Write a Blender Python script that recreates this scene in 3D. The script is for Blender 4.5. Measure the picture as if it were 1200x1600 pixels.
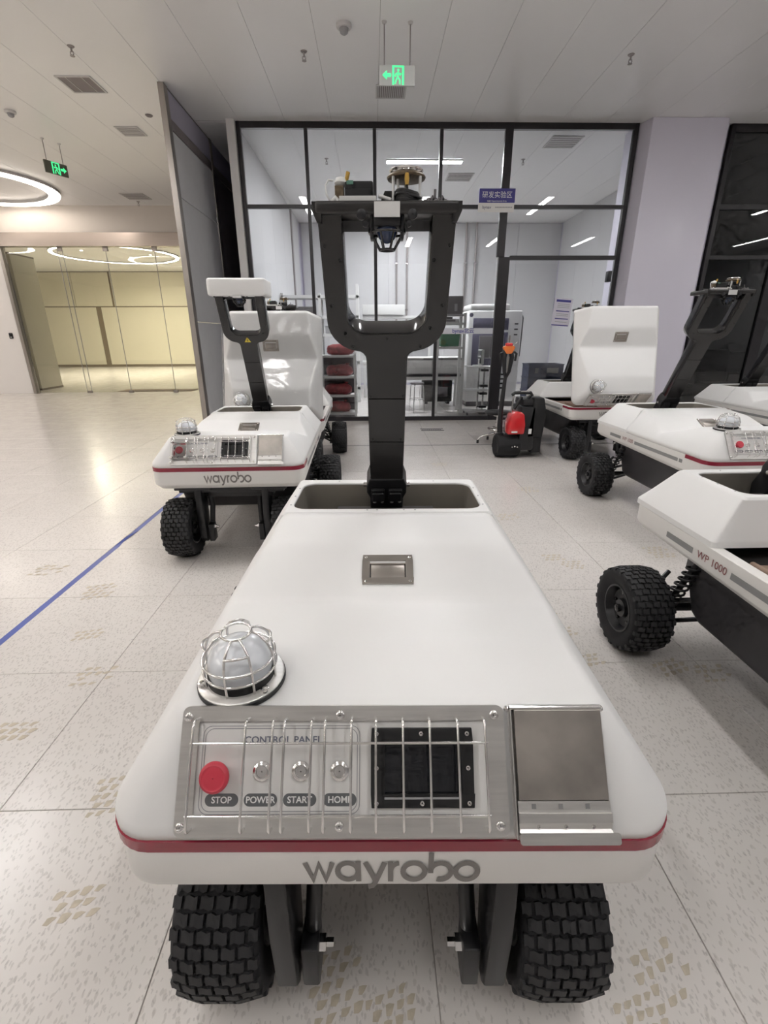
import bpy, bmesh, math, random
from math import sin, cos, pi, radians, sqrt, atan2
from mathutils import Matrix, Vector

for o in list(bpy.data.objects):
    bpy.data.objects.remove(o)
S = bpy.context.scene
COL = S.collection
random.seed(7)

# ------------------------------------------------------------------ camera
CAM_H = 1.4
F_PX = 740.0
PITCH, YAW, ROLL = radians(20.4), radians(1.3), radians(0.25)
fw = Vector((sin(YAW)*cos(PITCH), cos(YAW)*cos(PITCH), -sin(PITCH)))
r0 = Vector((cos(YAW), -sin(YAW), 0)); u0 = r0.cross(fw)
rt = r0*cos(ROLL) - u0*sin(ROLL); up = u0*cos(ROLL) + r0*sin(ROLL)
cam_d = bpy.data.cameras.new('camera')
cam = bpy.data.objects.new('camera', cam_d); COL.objects.link(cam)
cam_d.sensor_fit = 'VERTICAL'; cam_d.sensor_height = 24.0; cam_d.lens = F_PX/1600.0*24.0
cam_d.clip_start = 0.02; cam_d.clip_end = 200
cam.matrix_world = Matrix(((rt.x, up.x, -fw.x, 0), (rt.y, up.y, -fw.y, 0), (rt.z, up.z, -fw.z, CAM_H), (0, 0, 0, 1)))
S.camera = cam
# ------------------------------------------------------------------ world and exposure
w = bpy.data.worlds.new('world'); S.world = w; w.use_nodes = True
w.node_tree.nodes['Background'].inputs[0].default_value = (0.9, 0.93, 1.0, 1)
w.node_tree.nodes['Background'].inputs[1].default_value = 0.05
S.view_settings.view_transform = 'Standard'
S.view_settings.look = 'None'
S.view_settings.gamma = 1.0
S.view_settings.use_curve_mapping = False
S.view_settings.exposure = -0.08
S.cycles.max_bounces = 6; S.cycles.diffuse_bounces = 4; S.cycles.use_adaptive_sampling = True; S.cycles.adaptive_threshold = 0.05; S.cycles.adaptive_min_samples = 12; S.cycles.glossy_bounces = 3; S.cycles.transparent_max_bounces = 12
S.cycles.caustics_reflective = False; S.cycles.caustics_refractive = False
HALL_LAMP = 57.0      # emission of the linear ceiling lamps over the robots
HALL_DIM = 37.0       # row behind the camera, weakened to imitate the shade of whoever stands there
LAB_LAMP = 380.0
RING_LAMP = 12.0
CEIL = 4.3

# ------------------------------------------------------------------ materials
MATS = {}
def mat(name, col, rough=0.5, metal=0.0, spec=0.5, coat=0.0, emis=None, estr=0.0, noise=0.0, nscale=8.0,
        bump=0.0, bscale=60.0, stretch=(1, 1, 1), rvar=0.0):
    m = bpy.data.materials.new(name); m.use_nodes = True
    nt = m.node_tree; b = nt.nodes['Principled BSDF']
    b.inputs['Base Color'].default_value = (*col, 1)
    b.inputs['Roughness'].default_value = rough
    b.inputs['Metallic'].default_value = metal
    b.inputs['Specular IOR Level'].default_value = spec
    b.inputs['Coat Weight'].default_value = coat
    b.inputs['Coat Roughness'].default_value = 0.15
    if emis:
        b.inputs['Emission Color'].default_value = (*emis, 1)
        b.inputs['Emission Strength'].default_value = estr
    if noise or bump or rvar:
        tc = nt.nodes.new('ShaderNodeTexCoord'); mp = nt.nodes.new('ShaderNodeMapping')
        mp.inputs['Scale'].default_value = stretch
        nt.links.new(tc.outputs['Object'], mp.inputs['Vector'])
        nz = nt.nodes.new('ShaderNodeTexNoise'); nz.inputs['Scale'].default_value = nscale; nz.inputs['Detail'].default_value = 4
        nt.links.new(mp.outputs[0], nz.inputs['Vector'])
        if noise:
            rp = nt.nodes.new('ShaderNodeValToRGB')
            rp.color_ramp.elements[0].position = 0.3; rp.color_ramp.elements[1].position = 0.7
            rp.color_ramp.elements[0].color = (*[c*(1-noise) for c in col], 1)
            rp.color_ramp.elements[1].color = (*[min(1, c*(1+noise*0.5)) for c in col], 1)
            nt.links.new(nz.outputs['Fac'], rp.inputs[0]); nt.links.new(rp.outputs[0], b.inputs['Base Color'])
        if rvar:
            mr = nt.nodes.new('ShaderNodeMapRange')
            mr.inputs['To Min'].default_value = max(0.02, rough-rvar); mr.inputs['To Max'].default_value = rough+rvar
            nt.links.new(nz.outputs['Fac'], mr.inputs['Value']); nt.links.new(mr.outputs[0], b.inputs['Roughness'])
        if bump:
            n2 = nt.nodes.new('ShaderNodeTexNoise'); n2.inputs['Scale'].default_value = bscale; n2.inputs['Detail'].default_value = 3
            nt.links.new(mp.outputs[0], n2.inputs['Vector'])
            bp = nt.nodes.new('ShaderNodeBump'); bp.inputs['Strength'].default_value = bump; bp.inputs['Distance'].default_value = 0.004
            nt.links.new(n2.outputs['Fac'], bp.inputs['Height']); nt.links.new(bp.outputs[0], b.inputs['Normal'])
    MATS[name] = m
    return m

def glass(name, tint=(1, 1, 1), rough=0.0, refl=1.0, ior=1.5):
    m = bpy.data.materials.new(name); m.use_nodes = True
    nt = m.node_tree; nt.nodes.remove(nt.nodes['Principled BSDF']); out = nt.nodes['Material Output']
    t = nt.nodes.new('ShaderNodeBsdfTransparent'); t.inputs[0].default_value = (*tint, 1)
    g = nt.nodes.new('ShaderNodeBsdfGlossy'); g.inputs['Roughness'].default_value = rough; g.inputs[0].default_value = (1, 1, 1, 1)
    fr = nt.nodes.new('ShaderNodeFresnel'); fr.inputs['IOR'].default_value = ior
    mu = nt.nodes.new('ShaderNodeMath'); mu.operation = 'MULTIPLY'; mu.inputs[1].default_value = refl; mu.use_clamp = True
    mx = nt.nodes.new('ShaderNodeMixShader')
    nt.links.new(fr.outputs[0], mu.inputs[0]); nt.links.new(mu.outputs[0], mx.inputs[0])
    nt.links.new(t.outputs[0], mx.inputs[1]); nt.links.new(g.outputs[0], mx.inputs[2]); nt.links.new(mx.outputs[0], out.inputs[0])
    MATS[name] = m
    return m

mat('white_paint', (0.80, 0.798, 0.79), 0.55, spec=0.4, noise=0.012, nscale=3)
mat('shell_paint', (0.79, 0.775, 0.75), 0.4, spec=0.45, noise=0.012, nscale=3)
mat('steel', (0.70, 0.69, 0.67), 0.40, 1.0, noise=0.10, nscale=9, stretch=(1, 14, 14), rvar=0.08)
mat('dull_steel', (0.47, 0.44, 0.405), 0.42, 1.0, noise=0.28, nscale=11, rvar=0.10)
mat('chrome', (0.75, 0.74, 0.73), 0.16, 1.0, noise=0.03)
mat('handle_steel', (0.36, 0.33, 0.30), 0.36, 0.9, noise=0.06)
mat('liner_bronze', (0.34, 0.315, 0.275), 0.38, 0.55, noise=0.06, nscale=4)
mat('black_gloss', (0.016, 0.016, 0.018), 0.16, spec=0.6, noise=0.05)
mat('black_satin', (0.017, 0.017, 0.019), 0.38, spec=0.5, noise=0.08)
mat('mast_cover', (0.024, 0.0225, 0.022), 0.36, spec=0.45, noise=0.06, nscale=5)
mat('black_plastic', (0.013, 0.013, 0.014), 0.5, noise=0.1)
mat('rubber', (0.017, 0.017, 0.019), 0.72, spec=0.35, noise=0.15, nscale=14, bump=0.1, bscale=120)
mat('tread_rubber', (0.026, 0.026, 0.028), 0.62, spec=0.4, noise=0.15, nscale=14)
mat('belly_grey', (0.040, 0.038, 0.041), 0.45, noise=0.08)
mat('red_strip', (0.27, 0.02, 0.042), 0.22, spec=0.6, noise=0.10, nscale=2.2)
mat('stop_red', (0.58, 0.045, 0.075), 0.38, noise=0.03)
mat('decal_grey', (0.25, 0.25, 0.25), 0.55, noise=0.03)
mat('pill_grey', (0.13, 0.135, 0.14), 0.5, noise=0.03)
mat('text_white', (0.85, 0.85, 0.84), 0.5, noise=0.01)
mat('text_blue_grey', (0.17, 0.18, 0.23), 0.5, noise=0.02)
mat('logo_grey', (0.20, 0.185, 0.175), 0.5, noise=0.03)
mat('text_maroon', (0.25, 0.08, 0.08), 0.5, noise=0.03)
mat('face_white', (0.76, 0.75, 0.73), 0.42, noise=0.015)
mat('outline_grey', (0.35, 0.35, 0.36), 0.5, noise=0.02)
mat('screen', (0.012, 0.013, 0.016), 0.12, spec=0.6, noise=0.2, nscale=90)
mat('dome_plastic', (0.84, 0.87, 0.91), 0.14, spec=0.5, coat=0.5, noise=0.02)
mat('lens_blue', (0.02, 0.035, 0.09), 0.08, spec=0.8, noise=0.05)
mat('copper_brown', (0.17, 0.13, 0.085), 0.4, 0.6, noise=0.35, nscale=120)
mat('board_white', (0.72, 0.72, 0.71), 0.45, noise=0.05)
mat('amber', (0.55, 0.33, 0.06), 0.4, noise=0.1)
mat('green_pcb', (0.10, 0.22, 0.17), 0.4, noise=0.2, nscale=60)
mat('warn_yellow', (0.75, 0.58, 0.04), 0.5, noise=0.03)
mat('inner_dark', (0.05, 0.045, 0.045), 0.6, noise=0.1)
mat('bright_red', (0.62, 0.02, 0.025), 0.18, spec=0.6, coat=0.6, noise=0.03)
mat('orange', (0.80, 0.20, 0.04), 0.4, noise=0.04)
mat('red_bag', (0.30, 0.05, 0.055), 0.4, noise=0.45, nscale=16, bump=0.5, bscale=22)
mat('frame_black', (0.022, 0.020, 0.023), 0.35, noise=0.05)
mat('metal_post', (0.42, 0.39, 0.36), 0.3, 0.9, noise=0.1, stretch=(1, 1, 0.2))
mat('panel_grey', (0.82, 0.825, 0.845), 0.2, noise=0.02)
mat('panel_violet', (0.50, 0.48, 0.58), 0.5, noise=0.02)
mat('dark_bronze', (0.24, 0.215, 0.215), 0.4, noise=0.05)
mat('wall_white', (0.74, 0.72, 0.71), 0.6, noise=0.015, nscale=1.5)
mat('wall_grey', (0.60, 0.60, 0.61), 0.6, noise=0.015, nscale=1.5)
mat('lab_wall', (0.60, 0.60, 0.61), 0.5, noise=0.015, nscale=1.5)
mat('column_white', (0.76, 0.735, 0.84), 0.3, spec=0.5, noise=0.015, nscale=1.0)
mat('beige_panel', (0.70, 0.665, 0.54), 0.32, noise=0.02, nscale=1)
mat('seam_dark', (0.20, 0.16, 0.11), 0.5, noise=0.05)
mat('header_metal', (0.46, 0.40, 0.36), 0.26, 0.85, noise=0.06, stretch=(0.3, 1, 4))
mat('fascia_beige', (0.66, 0.61, 0.56), 0.5, noise=0.01)
mat('mat_brown', (0.30, 0.21, 0.16), 0.8, noise=0.1)
mat('ceiling_paint', (0.89, 0.885, 0.88), 0.36, spec=0.5, noise=0.01, nscale=1.2)
mat('ceiling_gap', (0.30, 0.29, 0.28), 0.7, noise=0.02)
mat('grout', (0.42, 0.39, 0.36), 0.7, noise=0.1)
mat('vent_white', (0.64, 0.63, 0.62), 0.5, noise=0.02)
mat('vent_dark', (0.24, 0.21, 0.21), 0.6, noise=0.05)
mat('tape_blue', (0.075, 0.115, 0.40), 0.32, noise=0.10, nscale=5)
mat('sign_blue', (0.055, 0.05, 0.26), 0.4, noise=0.04)
mat('machine_white', (0.70, 0.70, 0.69), 0.4, noise=0.02)
mat('machine_violet', (0.10, 0.095, 0.155), 0.3, noise=0.05)
mat('green_box', (0.03, 0.20, 0.09), 0.5, noise=0.08)
mat('dark_grey', (0.13, 0.12, 0.125), 0.5, noise=0.1)
mat('pipe_grey', (0.36, 0.33, 0.32), 0.45, 0.3, noise=0.05)
mat('crate_blue', (0.045, 0.055, 0.10), 0.5, noise=0.1)
mat('paper', (0.66, 0.64, 0.72), 0.6, noise=0.02)
mat('stain_brown', (0.50, 0.44, 0.345), 0.5, noise=0.22, nscale=30)
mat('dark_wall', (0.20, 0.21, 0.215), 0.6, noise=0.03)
mat('exit_face', (0.62, 0.63, 0.62), 0.4, noise=0.01)
mat('exit_green', (0.05, 0.6, 0.2), 0.5, emis=(0.08, 1.0, 0.35), estr=1.1, noise=0.01)
mat('exit_dark', (0.12, 0.12, 0.09), 0.4, noise=0.03)
mat('lamp_hall', (0.9, 0.9, 0.9), 0.5, emis=(1.0, 0.985, 0.98), estr=HALL_LAMP, noise=0.0)
mat('lamp_hall_dim', (0.9, 0.9, 0.9), 0.5, emis=(1.0, 0.985, 0.98), estr=HALL_DIM)
mat('lamp_lab_fill', (0.9, 0.9, 0.9), 0.5, emis=(0.97, 0.98, 1.0), estr=LAB_LAMP*0.5)
mat('lamp_lab', (0.9, 0.9, 0.9), 0.5, emis=(0.97, 0.98, 1.0), estr=LAB_LAMP)
mat('lamp_ring_far', (0.9, 0.9, 0.9), 0.5, emis=(1.0, 0.93, 0.78), estr=RING_LAMP*11.2)
mat('lamp_ring_fill', (0.9, 0.9, 0.9), 0.5, emis=(1.0, 0.93, 0.86), estr=RING_LAMP*2.8)
mat('lamp_ring', (0.9, 0.9, 0.9), 0.5, emis=(1.0, 0.90, 0.80), estr=RING_LAMP)
glass('pane', (0.93, 0.935, 0.94), 0.0, 1.0, 1.5)
glass('pane_warm', (0.95, 0.95, 0.90), 0.0, 1.0, 1.5)
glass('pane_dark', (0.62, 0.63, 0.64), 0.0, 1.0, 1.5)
glass('clear_cover', (0.92, 0.92, 0.92), 0.08, 1.5, 1.5)
glass('plastic_film', (1.0, 1.0, 1.0), 0.12, 0.7, 1.42)
mat('frosted_band', (0.72, 0.73, 0.78), 0.6, noise=0.01); MATS['frosted_band'].node_tree.nodes['Principled BSDF'].inputs['Alpha'].default_value = 0.72

def floor_material():
    m = bpy.data.materials.new('terrazzo'); m.use_nodes = True
    nt = m.node_tree; b = nt.nodes['Principled BSDF']; L = nt.links.new; N = nt.nodes.new
    tc = N('ShaderNodeTexCoord'); oi = N('ShaderNodeObjectInfo')
    ad = N('ShaderNodeVectorMath'); ad.operation = 'ADD'
    mul = N('ShaderNodeMath'); mul.operation = 'MULTIPLY'; mul.inputs[1].default_value = 37.0
    L(oi.outputs['Random'], mul.inputs[0]); L(tc.outputs['Object'], ad.inputs[0]); L(mul.outputs[0], ad.inputs[1])
    def flecks(scale, thr, gate, rot, seed):
        mp = N('ShaderNodeMapping'); mp.inputs['Rotation'].default_value = (0, 0, rot); mp.inputs['Scale'].default_value = (1, 0.55, 1)
        mp.inputs['Location'].default_value = (seed, seed*1.7, 0)
        L(ad.outputs[0], mp.inputs['Vector'])
        nz = N('ShaderNodeTexNoise'); nz.inputs['Scale'].default_value = scale*1.3
        L(mp.outputs[0], nz.inputs['Vector'])
        mixv = N('ShaderNodeMix'); mixv.data_type = 'VECTOR'; mixv.inputs['Factor'].default_value = 0.012
        L(mp.outputs[0], mixv.inputs[4]); L(nz.outputs['Color'], mixv.inputs[5])
        v = N('ShaderNodeTexVoronoi'); v.voronoi_dimensions = '2D'; v.inputs['Scale'].default_value = scale
        L(mixv.outputs[1], v.inputs['Vector'])
        lt = N('ShaderNodeMapRange'); lt.inputs['From Min'].default_value = thr*0.75; lt.inputs['From Max'].default_value = thr
        lt.inputs['To Min'].default_value = 1; lt.inputs['To Max'].default_value = 0
        L(v.outputs['Distance'], lt.inputs['Value'])
        sp = N('ShaderNodeSeparateColor'); L(v.outputs['Color'], sp.inputs[0])
        gt = N('ShaderNodeMath'); gt.operation = 'GREATER_THAN'; gt.inputs[1].default_value = gate; L(sp.outputs[0], gt.inputs[0])
        mm = N('ShaderNodeMath'); mm.operation = 'MULTIPLY'; L(lt.outputs[0], mm.inputs[0]); L(gt.outputs[0], mm.inputs[1])
        return mm.outputs[0]
    nz = N('ShaderNodeTexNoise'); nz.inputs['Scale'].default_value = 2.5; nz.inputs['Detail'].default_value = 5
    L(ad.outputs[0], nz.inputs['Vector'])
    base = N('ShaderNodeMix'); base.data_type = 'RGBA'
    base.inputs[6].default_value = (0.635, 0.600, 0.570, 1); base.inputs[7].default_value = (0.705, 0.675, 0.645, 1)
    L(nz.outputs['Fac'], base.inputs[0])
    cur = base.outputs[2]
    for (sc, thr, gate, rot, seed, col, k) in ((78, 0.30, 0.62, 0.7, 0, (0.36, 0.335, 0.315, 1), 0.36), (120, 0.34, 0.70, -0.6, 3.1, (0.33, 0.31, 0.30, 1), 0.36),
                                              (52, 0.24, 0.80, 1.7, 7.7, (0.40, 0.365, 0.33, 1), 0.3)):
        f = flecks(sc, thr, gate, rot, seed)
        kk = N('ShaderNodeMath'); kk.operation = 'MULTIPLY'; kk.inputs[1].default_value = k; L(f, kk.inputs[0])
        mx = N('ShaderNodeMix'); mx.data_type = 'RGBA'; mx.inputs[7].default_value = col
        L(kk.outputs[0], mx.inputs[0]); L(cur, mx.inputs[6]); cur = mx.outputs[2]
    L(cur, b.inputs['Base Color'])
    n2 = N('ShaderNodeTexNoise'); n2.inputs['Scale'].default_value = 6; L(ad.outputs[0], n2.inputs['Vector'])
    mr = N('ShaderNodeMapRange'); mr.inputs['To Min'].default_value = 0.14; mr.inputs['To Max'].default_value = 0.30
    L(n2.outputs['Fac'], mr.inputs['Value']); L(mr.outputs[0], b.inputs['Roughness'])
    b.inputs['Specular IOR Level'].default_value = 0.55
    MATS['terrazzo'] = m
floor_material()

# ------------------------------------------------------------------ mesh tools
class MB:
    def __init__(s): s.v = []; s.f = []
    def add(s, vf, M=None):
        v, f = vf; n = len(s.v)
        for p in v:
            p = Vector(p)
            s.v.append(tuple(M @ p if M is not None else p))
        s.f += [[i+n for i in q] for q in f]
        return s
    def box(s, c, d, M=None, rz=0.0):
        x, y, z = d[0]/2, d[1]/2, d[2]/2
        v = [Vector((sx*x, sy*y, sz*z)) for sz in (-1, 1) for sy in (-1, 1) for sx in (-1, 1)]
        R = Matrix.Rotation(rz, 3, 'Z')
        v = [R @ p + Vector(c) for p in v]
        return s.add((v, [(0, 2, 3, 1), (4, 5, 7, 6), (0, 1, 5, 4), (2, 6, 7, 3), (0, 4, 6, 2), (1, 3, 7, 5)]), M)
    def bb(s, x0, x1, y0, y1, z0, z1, M=None):
        return s.box(((x0+x1)/2, (y0+y1)/2, (z0+z1)/2), (abs(x1-x0), abs(y1-y0), abs(z1-z0)), M)
    def tube(s, path, r, n=8, M=None, closed=False, caps=True):
        P = [Vector(p) for p in path]; m = len(P); v = []; f = []
        prev = None
        for i in range(m):
            if closed: t = (P[(i+1) % m]-P[i-1])
            else: t = P[min(i+1, m-1)]-P[max(i-1, 0)]
            t = t.normalized() if t.length > 1e-9 else Vector((0, 0, 1))
            if prev is None:
                a = Vector((0, 0, 1)) if abs(t.z) < 0.9 else Vector((1, 0, 0))
                u = t.cross(a).normalized()
            else:
                u = prev - t*prev.dot(t); u = u.normalized() if u.length > 1e-6 else t.orthogonal().normalized()
            prev = u; b = t.cross(u)
            rr = r[i] if isinstance(r, (list, tuple)) else r
            v += [P[i] + (u*cos(2*pi*k/n)+b*sin(2*pi*k/n))*rr for k in range(n)]
        for i in range(m if closed else m-1):
            j = (i+1) % m
            for k in range(n):
                f.append((i*n+k, i*n+(k+1) % n, j*n+(k+1) % n, j*n+k))
        if not closed and caps:
            f.append(list(range(n))[::-1]); f.append([(m-1)*n+k for k in range(n)])
        return s.add((v, f), M)
    def cyl(s, p0, p1, r, n=16, M=None, r2=None):
        return s.tube([p0, p1], [r, r if r2 is None else r2], n, M)
    def lathe(s, prof, n=24, M=None, axis='Z', cap=True):
        v = []; f = []; m = len(prof)
        for (r, z) in prof:
            for k in range(n):
                a = 2*pi*k/n
                p = (r*cos(a), r*sin(a), z)
                if axis == 'X': p = (z, r*cos(a), r*sin(a))
                if axis == 'Y': p = (r*cos(a), z, r*sin(a))
                v.append(p)
        for i in range(m-1):
            for k in range(n):
                f.append((i*n+k, i*n+(k+1) % n, (i+1)*n+(k+1) % n, (i+1)*n+k))
        if cap:
            f.append(list(range(n))[::-1]); f.append([(m-1)*n+k for k in range(n)])
        return s.add((v, f), M)
    def prism(s, poly, z0, z1, M=None):
        n = len(poly)
        v = [(p[0], p[1], z0) for p in poly]+[(p[0], p[1], z1) for p in poly]
        f = [list(range(n))[::-1], list(range(n, 2*n))]+[(i, (i+1) % n, n+(i+1) % n, n+i) for i in range(n)]
        return s.add((v, f), M)
    def frame(s, x0, x1, y0, y1, wd, z0, z1, M=None):
        s.bb(x0, x1, y0, y0+wd, z0, z1, M); s.bb(x0, x1, y1-wd, y1, z0, z1, M)
        s.bb(x0, x0+wd, y0+wd, y1-wd, z0, z1, M); s.bb(x1-wd, x1, y0+wd, y1-wd, z0, z1, M)
        return s
    def mesh(s, name, m, bevel=0.0, seg=2, smooth=35, recalc=True, ang=25):
        me = bpy.data.meshes.new(name); me.from_pydata(s.v, [], s.f)
        bm = bmesh.new(); bm.from_mesh(me)
        if recalc: bmesh.ops.recalc_face_normals(bm, faces=bm.faces)
        if bevel:
            bmesh.ops.remove_doubles(bm, verts=bm.verts, dist=1e-6)
            es = [e for e in bm.edges if len(e.link_faces) == 2 and e.calc_face_angle(0) > radians(ang)]
            bmesh.ops.bevel(bm, geom=es, offset=bevel, segments=seg, profile=0.5, affect='EDGES', clamp_overlap=True)
        bm.to_mesh(me); bm.free()
        me.materials.append(MATS[m])
        if smooth:
            me.polygons.foreach_set('use_smooth', [True]*len(me.polygons))
            me.set_sharp_from_angle(angle=radians(smooth))
        me.update()
        return me

def rrect(x0, x1, y0, y1, r, n=5):
    pts = []
    for cx, cy, a0 in ((x1-r, y0+r, -pi/2), (x1-r, y1-r, 0), (x0+r, y1-r, pi/2), (x0+r, y0+r, pi)):
        for k in range(n+1):
            a = a0+pi/2*k/n; pts.append((cx+r*cos(a), cy+r*sin(a)))
    return pts

def link(name, me, parent=None, M=None):
    o = bpy.data.objects.new(name, me); COL.objects.link(o)
    if parent: o.parent = parent
    if M is not None: o.matrix_local = M
    return o
def tag(o, label, cat, group=None):
    o['label'] = label; o['category'] = cat
    if group: o['group'] = group
    return o
def struct(o, label=None):
    o['kind'] = 'structure'
    if label: o['label'] = label
    return o
def empty(name, loc=(0, 0, 0), rz=0.0):
    o = bpy.data.objects.new(name, None); COL.objects.link(o)
    o.location = loc; o.rotation_euler = (0, 0, rz); o.empty_display_size = 0.1
    return o
def frameM(o, ex, ey, ez):
    return Matrix(((ex[0], ey[0], ez[0], o[0]), (ex[1], ey[1], ez[1], o[1]), (ex[2], ey[2], ez[2], o[2]), (0, 0, 0, 1)))
T = Matrix.Translation
ID = Matrix.Identity(4)

def text_vf(body, size, align='CENTER', sx=1.0, bold=0.0):
    c = bpy.data.curves.new('t', 'FONT'); c.body = body; c.size = size; c.align_x = align; c.align_y = 'CENTER'
    c.extrude = 0.0; c.resolution_u = 3; c.offset = bold
    o = bpy.data.objects.new('t', c); COL.objects.link(o)
    dg = bpy.context.evaluated_depsgraph_get()
    me = bpy.data.meshes.new_from_object(o.evaluated_get(dg))
    v = [(p.co.x*sx, p.co.y, p.co.z) for p in me.vertices]; f = [list(q.vertices) for q in me.polygons]
    bpy.data.objects.remove(o); bpy.data.meshes.remove(me); bpy.data.curves.remove(c)
    return v, f

def stroke_vf(paths, wdt):
    """flat lettering out of thick polylines in the XY plane"""
    V = []; Fc = []
    for kz, (path, closed) in enumerate(paths):
        P = [Vector((p[0], p[1], 0.0001*kz)) for p in path]; m = len(P); n0 = len(V)
        for i in range(m):
            if closed: a, b = P[i-1], P[(i+1) % m]
            else: a, b = P[max(i-1, 0)], P[min(i+1, m-1)]
            d1 = (P[i]-a).normalized() if (P[i]-a).length > 1e-9 else (b-P[i]).normalized()
            d2 = (b-P[i]).normalized() if (b-P[i]).length > 1e-9 else d1
            t = (d1+d2); t = t.normalized() if t.length > 1e-6 else d1
            nn = Vector((-t.y, t.x, 0)); k = max(0.55, nn.dot(Vector((-d1.y, d1.x, 0))))
            V.append(tuple(P[i]+nn*wdt/2/k)); V.append(tuple(P[i]-nn*wdt/2/k))
        for i in range(m if closed else m-1):
            j = (i+1) % m
            Fc.append((n0+2*i, n0+2*i+1, n0+2*j+1, n0+2*j))
    return V, Fc
def arc(cx, cy, rx, ry, a0, a1, n=20):
    return [(cx+rx*cos(a0+(a1-a0)*k/n), cy+ry*sin(a0+(a1-a0)*k/n)) for k in range(n+1)]

# ------------------------------------------------------------------ the place: floor
def proj(p):
    q = Vector(p)-Vector((0, 0, CAM_H)); d = q.dot(fw)
    if d < 0.05: return None
    return (600+F_PX*q.dot(rt)/d, 800-F_PX*q.dot(up)/d)
TX0, TY0, TS, TSY = -2.52, 1.10, 0.663, 0.66
mb = MB(); mb.bb(-17, 14.2, -6, 25.4, -0.10, -0.0035)
floor = struct(link('floor', mb.mesh('floor', 'grout', smooth=0)), 'glossy pale terrazzo tile floor')
def tile_vf(w, d):
    x, y = w/2-0.0012, d/2-0.0012; c = 0.0012
    v = [(-x, -y, -0.008), (x, -y, -0.008), (x, y, -0.008), (-x, y, -0.008), (-x, -y, -c), (x, -y, -c), (x, y, -c), (-x, y, -c),
         (-x+c, -y+c, 0), (x-c, -y+c, 0), (x-c, y-c, 0), (-x+c, y-c, 0)]
    f = [(0, 1, 5, 4), (1, 2, 6, 5), (2, 3, 7, 6), (3, 0, 4, 7), (4, 5, 9, 8), (5, 6, 10, 9), (6, 7, 11, 10), (7, 4, 8, 11), (8, 9, 10, 11)]
    return v, f
tile_me = MB().add(tile_vf(TS, TSY)).mesh('floor_tile', 'terrazzo', smooth=0, recalc=False)
cells = []
for i in range(-22, 26):
    for j in range(-11, 37):
        x = TX0+(i+0.5)*TS; y = TY0+(j+0.5)*TSY
        if not (-17 < x < 14.1 and -6 < y < 25.3): continue
        a = 0
        P = [proj((x+dx*TS/2, y+dy*TSY/2, 0)) for dx, dy in ((-1, -1), (1, -1), (1, 1), (-1, 1))]
        if all(P) and any(-150 < p[0] < 1350 and -50 < p[1] < 1750 for p in P):
            a = abs(sum(P[k][0]*P[(k+1) % 4][1]-P[(k+1) % 4][0]*P[k][1] for k in range(4)))/2
        cells.append((a, x, y))
cells.sort(reverse=True)
for a, x, y in cells[:300]:
    link('floor_tile', tile_me, floor, T((x, y, 0)))
mb = MB()
for a, x, y in cells[300:]: mb.add(tile_vf(TS, TSY), T((x, y, 0)))
o = link('floor_tile', mb.mesh('floor_tiles_far', 'terrazzo', smooth=0, recalc=False), floor); o['kind'] = 'stuff'
# tyre prints left on the tiles, as thin stained patches
def print_mesh(k):
    rnd = random.Random(k); mb = MB()
    for r in range(3+k % 3):
        for c in range(4):
            if rnd.random() < 0.18: continue
            cx = (c-1.5)*0.034+(0.017 if r % 2 else 0)+rnd.uniform(-.002, .002); cy = r*0.030-0.03
            w = rnd.uniform(.009, .0125); h = rnd.uniform(.007, .0105); sk = 0.005
            poly = [(cx-w-sk*.5, cy-h), (cx-.1*w, cy-h-.003), (cx+w-sk, cy-h+.002), (cx+w+sk, cy+h*.6), (cx+w*.4, cy+h), (cx-w*.7, cy+h*.9)]
            poly = [(px+rnd.uniform(-.0015, .0015), py+rnd.uniform(-.0015, .0015)) for px, py in poly]
            mb.prism(poly, 0.0002, 0.0006)
    return mb.mesh('tyre_print', 'stain_brown', smooth=0)
PM = [print_mesh(k) for k in range(5)]
for n, (x, y, rz, sc) in enumerate(((-0.80, .83, .25, 1.0), (-1.03, .59, .3, .9), (-0.10, .62, .2, .9), (0.02, .60, .5, .8), (0.66, .63, .35, .95),
        (0.57, .575, .3, .8), (0.76, .99, .4, .9), (-0.86, 1.12, .2, 1.0), (-1.38, 1.43, .2, 1.1), (-1.25, 1.72, .1, 1.1), (1.20, 2.85, .2, 1.1),
        (1.28, 2.72, .2, 1.0), (1.95, 2.87, .1, 1.2), (1.32, 1.72, .2, 1.1), (1.48, 1.66, .2, 1.0), (0.98, 1.78, .3, 1.0), (0.9, 2.15, .2, 1.0),
        (-1.62, 2.45, .1, 1.2), (-1.45, 2.05, .2, 1.0), (1.1, 3.6, .1, 1.2), (0.62, 4.6, .1, 1.3), (0.75, 5.3, .1, 1.3), (1.5, 4.3, .1, 1.2),
        (-1.35, 3.3, .2, 1.2), (-2.1, 2.75, .1, 1.3), (0.95, 2.0, .4, .9))):
    link('tyre_print', PM[n % 5], floor, T((x, y, 0)) @ Matrix.Rotation(rz+random.uniform(-.2, .2), 4, 'Z') @ Matrix.Diagonal((sc, sc, 1, 1)))
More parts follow.
